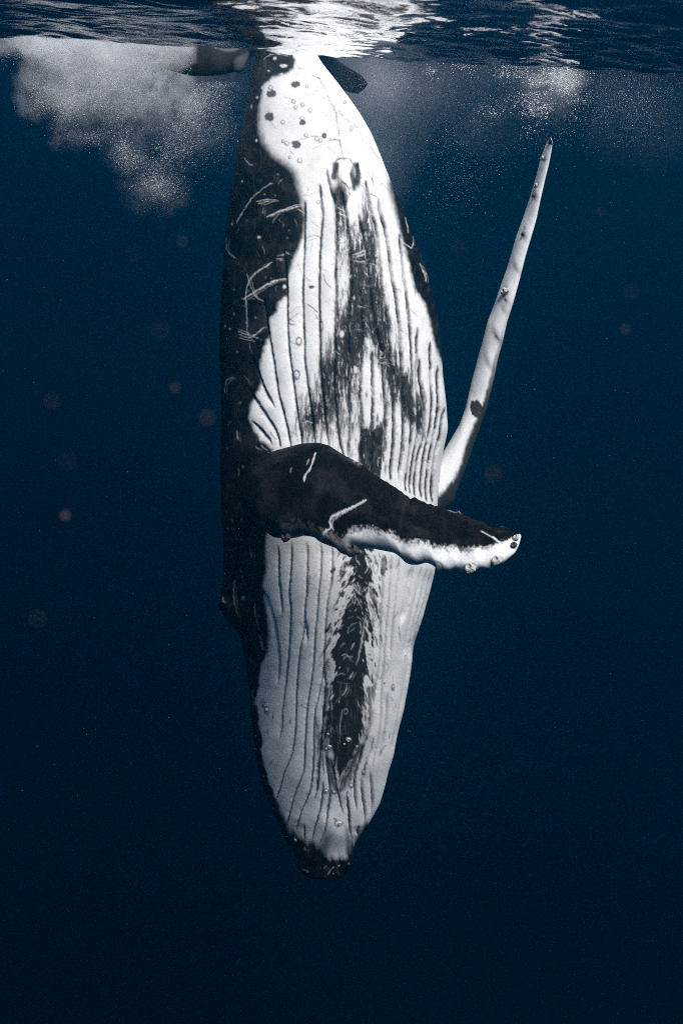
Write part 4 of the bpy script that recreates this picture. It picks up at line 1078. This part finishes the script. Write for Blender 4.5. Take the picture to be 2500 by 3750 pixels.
# milky body of the bubble cloud: a plume of fine bubbles, built as scattering air
def plume_material():
    m, nt, n, l = new_mat('bubble_plume')
    n.remove(n['Principled BSDF'])
    tc = n.new('ShaderNodeTexCoord')

    def noise(scale, detail, rough, dist=0.0, off=(0, 0, 0)):
        mp = n.new('ShaderNodeMapping'); mp.inputs['Location'].default_value = off
        l.new(tc.outputs['Object'], mp.inputs['Vector'])
        t = n.new('ShaderNodeTexNoise'); t.inputs['Scale'].default_value = scale; t.inputs['Detail'].default_value = detail
        t.inputs['Roughness'].default_value = rough; t.inputs['Distortion'].default_value = dist
        l.new(mp.outputs[0], t.inputs['Vector'])
        return t

    def math2(op, a, b, clamp=False):
        q = n.new('ShaderNodeMath'); q.operation = op; q.use_clamp = clamp
        for k, v in ((0, a), (1, b)):
            if isinstance(v, (int, float)): q.inputs[k].default_value = v
            else: l.new(v, q.inputs[k])
        return q.outputs[0]
    warp = noise(0.9, 3, 0.6)
    wsub = n.new('ShaderNodeVectorMath'); wsub.operation = 'SUBTRACT'; wsub.inputs[1].default_value = (0.5, 0.5, 0.5)
    l.new(warp.outputs['Color'], wsub.inputs[0])
    wsc = n.new('ShaderNodeVectorMath'); wsc.operation = 'SCALE'; wsc.inputs['Scale'].default_value = 0.75
    l.new(wsub.outputs[0], wsc.inputs[0])
    wadd = n.new('ShaderNodeVectorMath'); wadd.operation = 'ADD'
    l.new(tc.outputs['Object'], wadd.inputs[0]); l.new(wsc.outputs[0], wadd.inputs[1])

    def blobs_sum(blobs):
        tot = None
        for px, py, rx, ry, w, dep, rd in blobs:
            c = at(px, py, dep); k = dep / FPX
            s1 = n.new('ShaderNodeVectorMath'); s1.operation = 'SUBTRACT'; s1.inputs[1].default_value = tuple(c)
            l.new(wadd.outputs[0], s1.inputs[0])
            s2 = n.new('ShaderNodeVectorMath'); s2.operation = 'MULTIPLY'; s2.inputs[1].default_value = (1 / (rx * k), 1 / rd, 1 / (ry * k))
            l.new(s1.outputs[0], s2.inputs[0])
            ln = n.new('ShaderNodeVectorMath'); ln.operation = 'DOT_PRODUCT'
            l.new(s2.outputs[0], ln.inputs[0]); l.new(s2.outputs[0], ln.inputs[1])
            f_ = math2('SUBTRACT', 1.0, ln.outputs['Value'], True)
            f_ = math2('MULTIPLY', f_, w)
            tot = f_ if tot is None else math2('ADD', tot, f_)
        return tot
    dense = blobs_sum(PLUME)
    thin = blobs_sum(MIST)
    n1 = noise(3.6, 7, 0.72, 0.8)
    mr = n.new('ShaderNodeMapRange'); mr.inputs[1].default_value = 0.42; mr.inputs[2].default_value = 0.62; mr.inputs[3].default_value = 0.0; mr.inputs[4].default_value = 1.3
    l.new(n1.outputs[0], mr.inputs[0])
    n2 = noise(1.1, 4, 0.6, 0.2, (3, 1, 7))
    mr2 = n.new('ShaderNodeMapRange'); mr2.inputs[1].default_value = 0.35; mr2.inputs[2].default_value = 0.7; mr2.inputs[3].default_value = 0.2; mr2.inputs[4].default_value = 1.2
    l.new(n2.outputs[0], mr2.inputs[0])
    tot = math2('ADD', math2('MULTIPLY', dense, mr.outputs[0]), math2('MULTIPLY', thin, mr2.outputs[0]))
    pv = n.new('ShaderNodeVolumePrincipled')
    pv.inputs['Color'].default_value = (0.995, 0.995, 0.995, 1)
    pv.inputs['Anisotropy'].default_value = 0.25
    l.new(tot, pv.inputs['Density'])
    l.new(pv.outputs[0], n['Material Output'].inputs['Volume'])
    m.cycles.volume_step_rate = 1.0
    return m


def B1(b): return [(x / 1.2544, y / 1.2544, a / 1.2544, c / 1.2544, w, d, rd) for x, y, a, c, w, d, rd in b]
def B2(b): return [(1250 + x / 1.2544, y / 1.2544, a / 1.2544, c / 1.2544, w, d, rd) for x, y, a, c, w, d, rd in b]


PLUME = B1([(110, 200, 220, 80, 2.2, 12.6, 0.6), (330, 215, 270, 150, 6, 12.5, 0.6), (560, 215, 240, 180, 13, 12.2, 0.45), (760, 215, 150, 130, 15, 12.1, 0.3), (850, 215, 70, 85, 14, 12.15, 0.25), (430, 400, 230, 190, 5.5, 12.7, 0.6), (640, 390, 280, 210, 4.5, 13.2, 0.5),
            (200, 430, 150, 150, 2.2, 12.8, 0.5), (340, 470, 130, 140, 2.4, 12.7, 0.5), (400, 610, 170, 100, 1.3, 12.8, 0.4), (600, 680, 130, 170, 0.9, 12.8, 0.4), (720, 850, 200, 150, 0.55, 12.8, 0.4), (850, 520, 260, 280, 0.9, 13.2, 0.5)])
MIST = B2([(60, 330, 300, 300, 0.40, 13.3, 0.8), (250, 360, 300, 300, 0.34, 13.2, 0.8), (120, 640, 280, 520, 0.22, 13.0, 0.7), (700, 400, 420, 360, 0.16, 12.8, 0.6), (960, 390, 170, 190, 0.8, 12.5, 0.4), (1040, 350, 130, 130, 0.8, 12.5, 0.4),
           (1450, 400, 460, 420, 0.09, 12.6, 0.6)]) + B1([(1050, 400, 240, 420, 0.22, 13.2, 0.6)])
hx0, hx1, hy0, hy1, hz0, hz1 = -5.0, 5.0, 12.9, 15.4, -2.6, 0.12
hv = np.array([(x, y, z) for x in (hx0, hx1) for y in (hy0, hy1) for z in (hz0, hz1)], float)
plume = mesh_obj('bubble_haze', hv, bf, plume_material(), smooth=False)
tag(plume, 'milky plume of fine bubbles churned up under the surface', 'bubbles', kind='stuff')

core = S1([(120, 205, 150, 50, 0.8), (300, 240, 200, 80, 1.1), (520, 230, 200, 100, 1.3), (700, 230, 150, 80, 1.3), (420, 420, 150, 110, 1.1), (600, 380, 190, 130, 0.9), (200, 440, 85, 90, 0.4),
           (330, 480, 70, 90, 0.6), (400, 610, 90, 55, 0.5), (590, 690, 60, 90, 0.5), (720, 860, 110, 75, 0.3), (840, 480, 120, 150, 0.4), (740, 640, 160, 150, 0.3), (950, 450, 150, 260, 0.25), (1050, 300, 80, 160, 0.2)])
pc = blob_points(core, 110000, 12.35, 0.28, 70, 0.36, 1, 1.2)
rl_ = pc - CAM
fx__ = 1250 + FPX * (rl_ @ R) / (rl_ @ F); fy__ = 1875 - FPX * (rl_ @ U) / (rl_ @ F)
pc = pc[~((fx__ > 705) & (fy__ < 300))]
cl = swarm('bubble_cloud', pc, np.random.default_rng(1).gamma(2.2, 0.00095, len(pc)), (TET, TETF), MAT_BUBBLE, 2)
tag(cl, 'milky white cloud of bubbles churning below the surface beside the black fluke', 'bubbles', kind='stuff')
cur = S2([(980, 390, 100, 70, 1.0), (1040, 360, 90, 60, 0.8), (900, 430, 110, 100, 0.5), (880, 560, 60, 110, 0.3), (1000, 470, 110, 70, 0.5), (780, 340, 120, 60, 0.25), (430, 320, 40, 35, 1.6), (520, 300, 60, 25, 0.3), (670, 520, 60, 40, 0.3),
          (640, 320, 100, 40, 0.2)])
p5 = blob_points(cur, 8000, 11.8, 0.3, 40, 0.42, 5, 1.6)
cb = swarm('bubble_curtain', p5, np.random.default_rng(3).gamma(2.0, 0.0015, len(p5)), (OCT, OCTF), MAT_BUBBLE, 6)
tag(cb, 'loose curtain of separate bubbles sinking above the raised white flipper', 'bubbles', kind='stuff')
mist = S2([(250, 350, 200, 160, 1.0), (150, 600, 120, 300, 0.8), (700, 450, 300, 200, 0.7), (1000, 420, 250, 200, 1.3), (1350, 480, 220, 180, 0.8), (480, 700, 300, 300, 0.4)])
p7 = blob_points(mist, 22000, 12.3, 0.5, 110, 0.36, 7, 1.2)
cm = swarm('bubble_mist', p7, np.random.default_rng(4).gamma(3.0, 0.0006, len(p7)), (TET, TETF), MAT_BUBBLE, 8)
tag(cm, 'faint haze of fine bubbles in the blue water beside the tail', 'bubbles', kind='stuff')
# foam along the line where the waves break
g = np.random.default_rng(12)
fx_ = []; fd_ = []
for x, w_, k_, d_ in [(1480, 12, 60, 11.5), (1570, 30, 200, 11.5), (1830, 30, 120, 11.8), (1940, 60, 260, 11.6), (2080, 70, 420, 11.2), (2150, 40, 260, 11.0), (2220, 30, 120, 11.0), (2310, 60, 180, 10.6), (2460, 50, 120, 10.2), (420, 200, 300, 12.4), (1000, 120, 200, 11.3), (770, 60, 200, 12.4)]:
    fx_.append(g.normal(x, w_, k_)); fd_.append(d_ + g.normal(0, 0.25, k_))
fx_ = np.concatenate(fx_); fd_ = np.concatenate(fd_)
pf = at(fx_, np.full(fx_.shape, 260.0), fd_)
pf[:, 2] = wave_height(pf[:, 0], pf[:, 1]) - np.abs(g.normal(0, 0.012, len(pf))) - 0.004
cf = swarm('surface_foam', pf, g.gamma(2.5, 0.0022, len(pf)), (OCT, OCTF), MAT_BUBBLE, 13)
tag(cf, 'small white bubbles clinging along the waterline', 'foam', kind='stuff')
# drifting specks: fine snow through the water and a few close, blurred ones
g = np.random.default_rng(31)
ns = 900
sp_ = at(g.uniform(-100, 2600, ns), 320 + 2600 * g.uniform(0, 1, ns) ** 1.8, g.uniform(4, 14, ns))
sr_ = g.uniform(0.0005, 0.0013, ns)
near = [(490, 928), (760, 1530), (245, 1688), (240, 1888), (138, 2265), (192, 1468), (640, 1420), (2308, 1069), (2288, 1205), (2200, 775), (585, 1210), (1676, 905), (1805, 1735), (668, 884)]
npx = np.array(near, float)
nd = g.uniform(0.20, 0.42, len(near))
sk_ = swarm('marine_snow', sp_, sr_, (OCT, OCTF), MAT_SPECK, 14)
tag(sk_, 'tiny pale specks drifting in the dark blue water', 'specks', kind='stuff')
jl = swarm('drifting_jelly_specks', at(npx[:, 0], npx[:, 1], nd), g.uniform(0.0005, 0.0014, len(near)) * nd / 0.3, (OCT, OCTF), MAT_JELLY, 15)
tag(jl, 'faint blurred reddish discs of plankton drifting close by', 'plankton', kind='stuff')
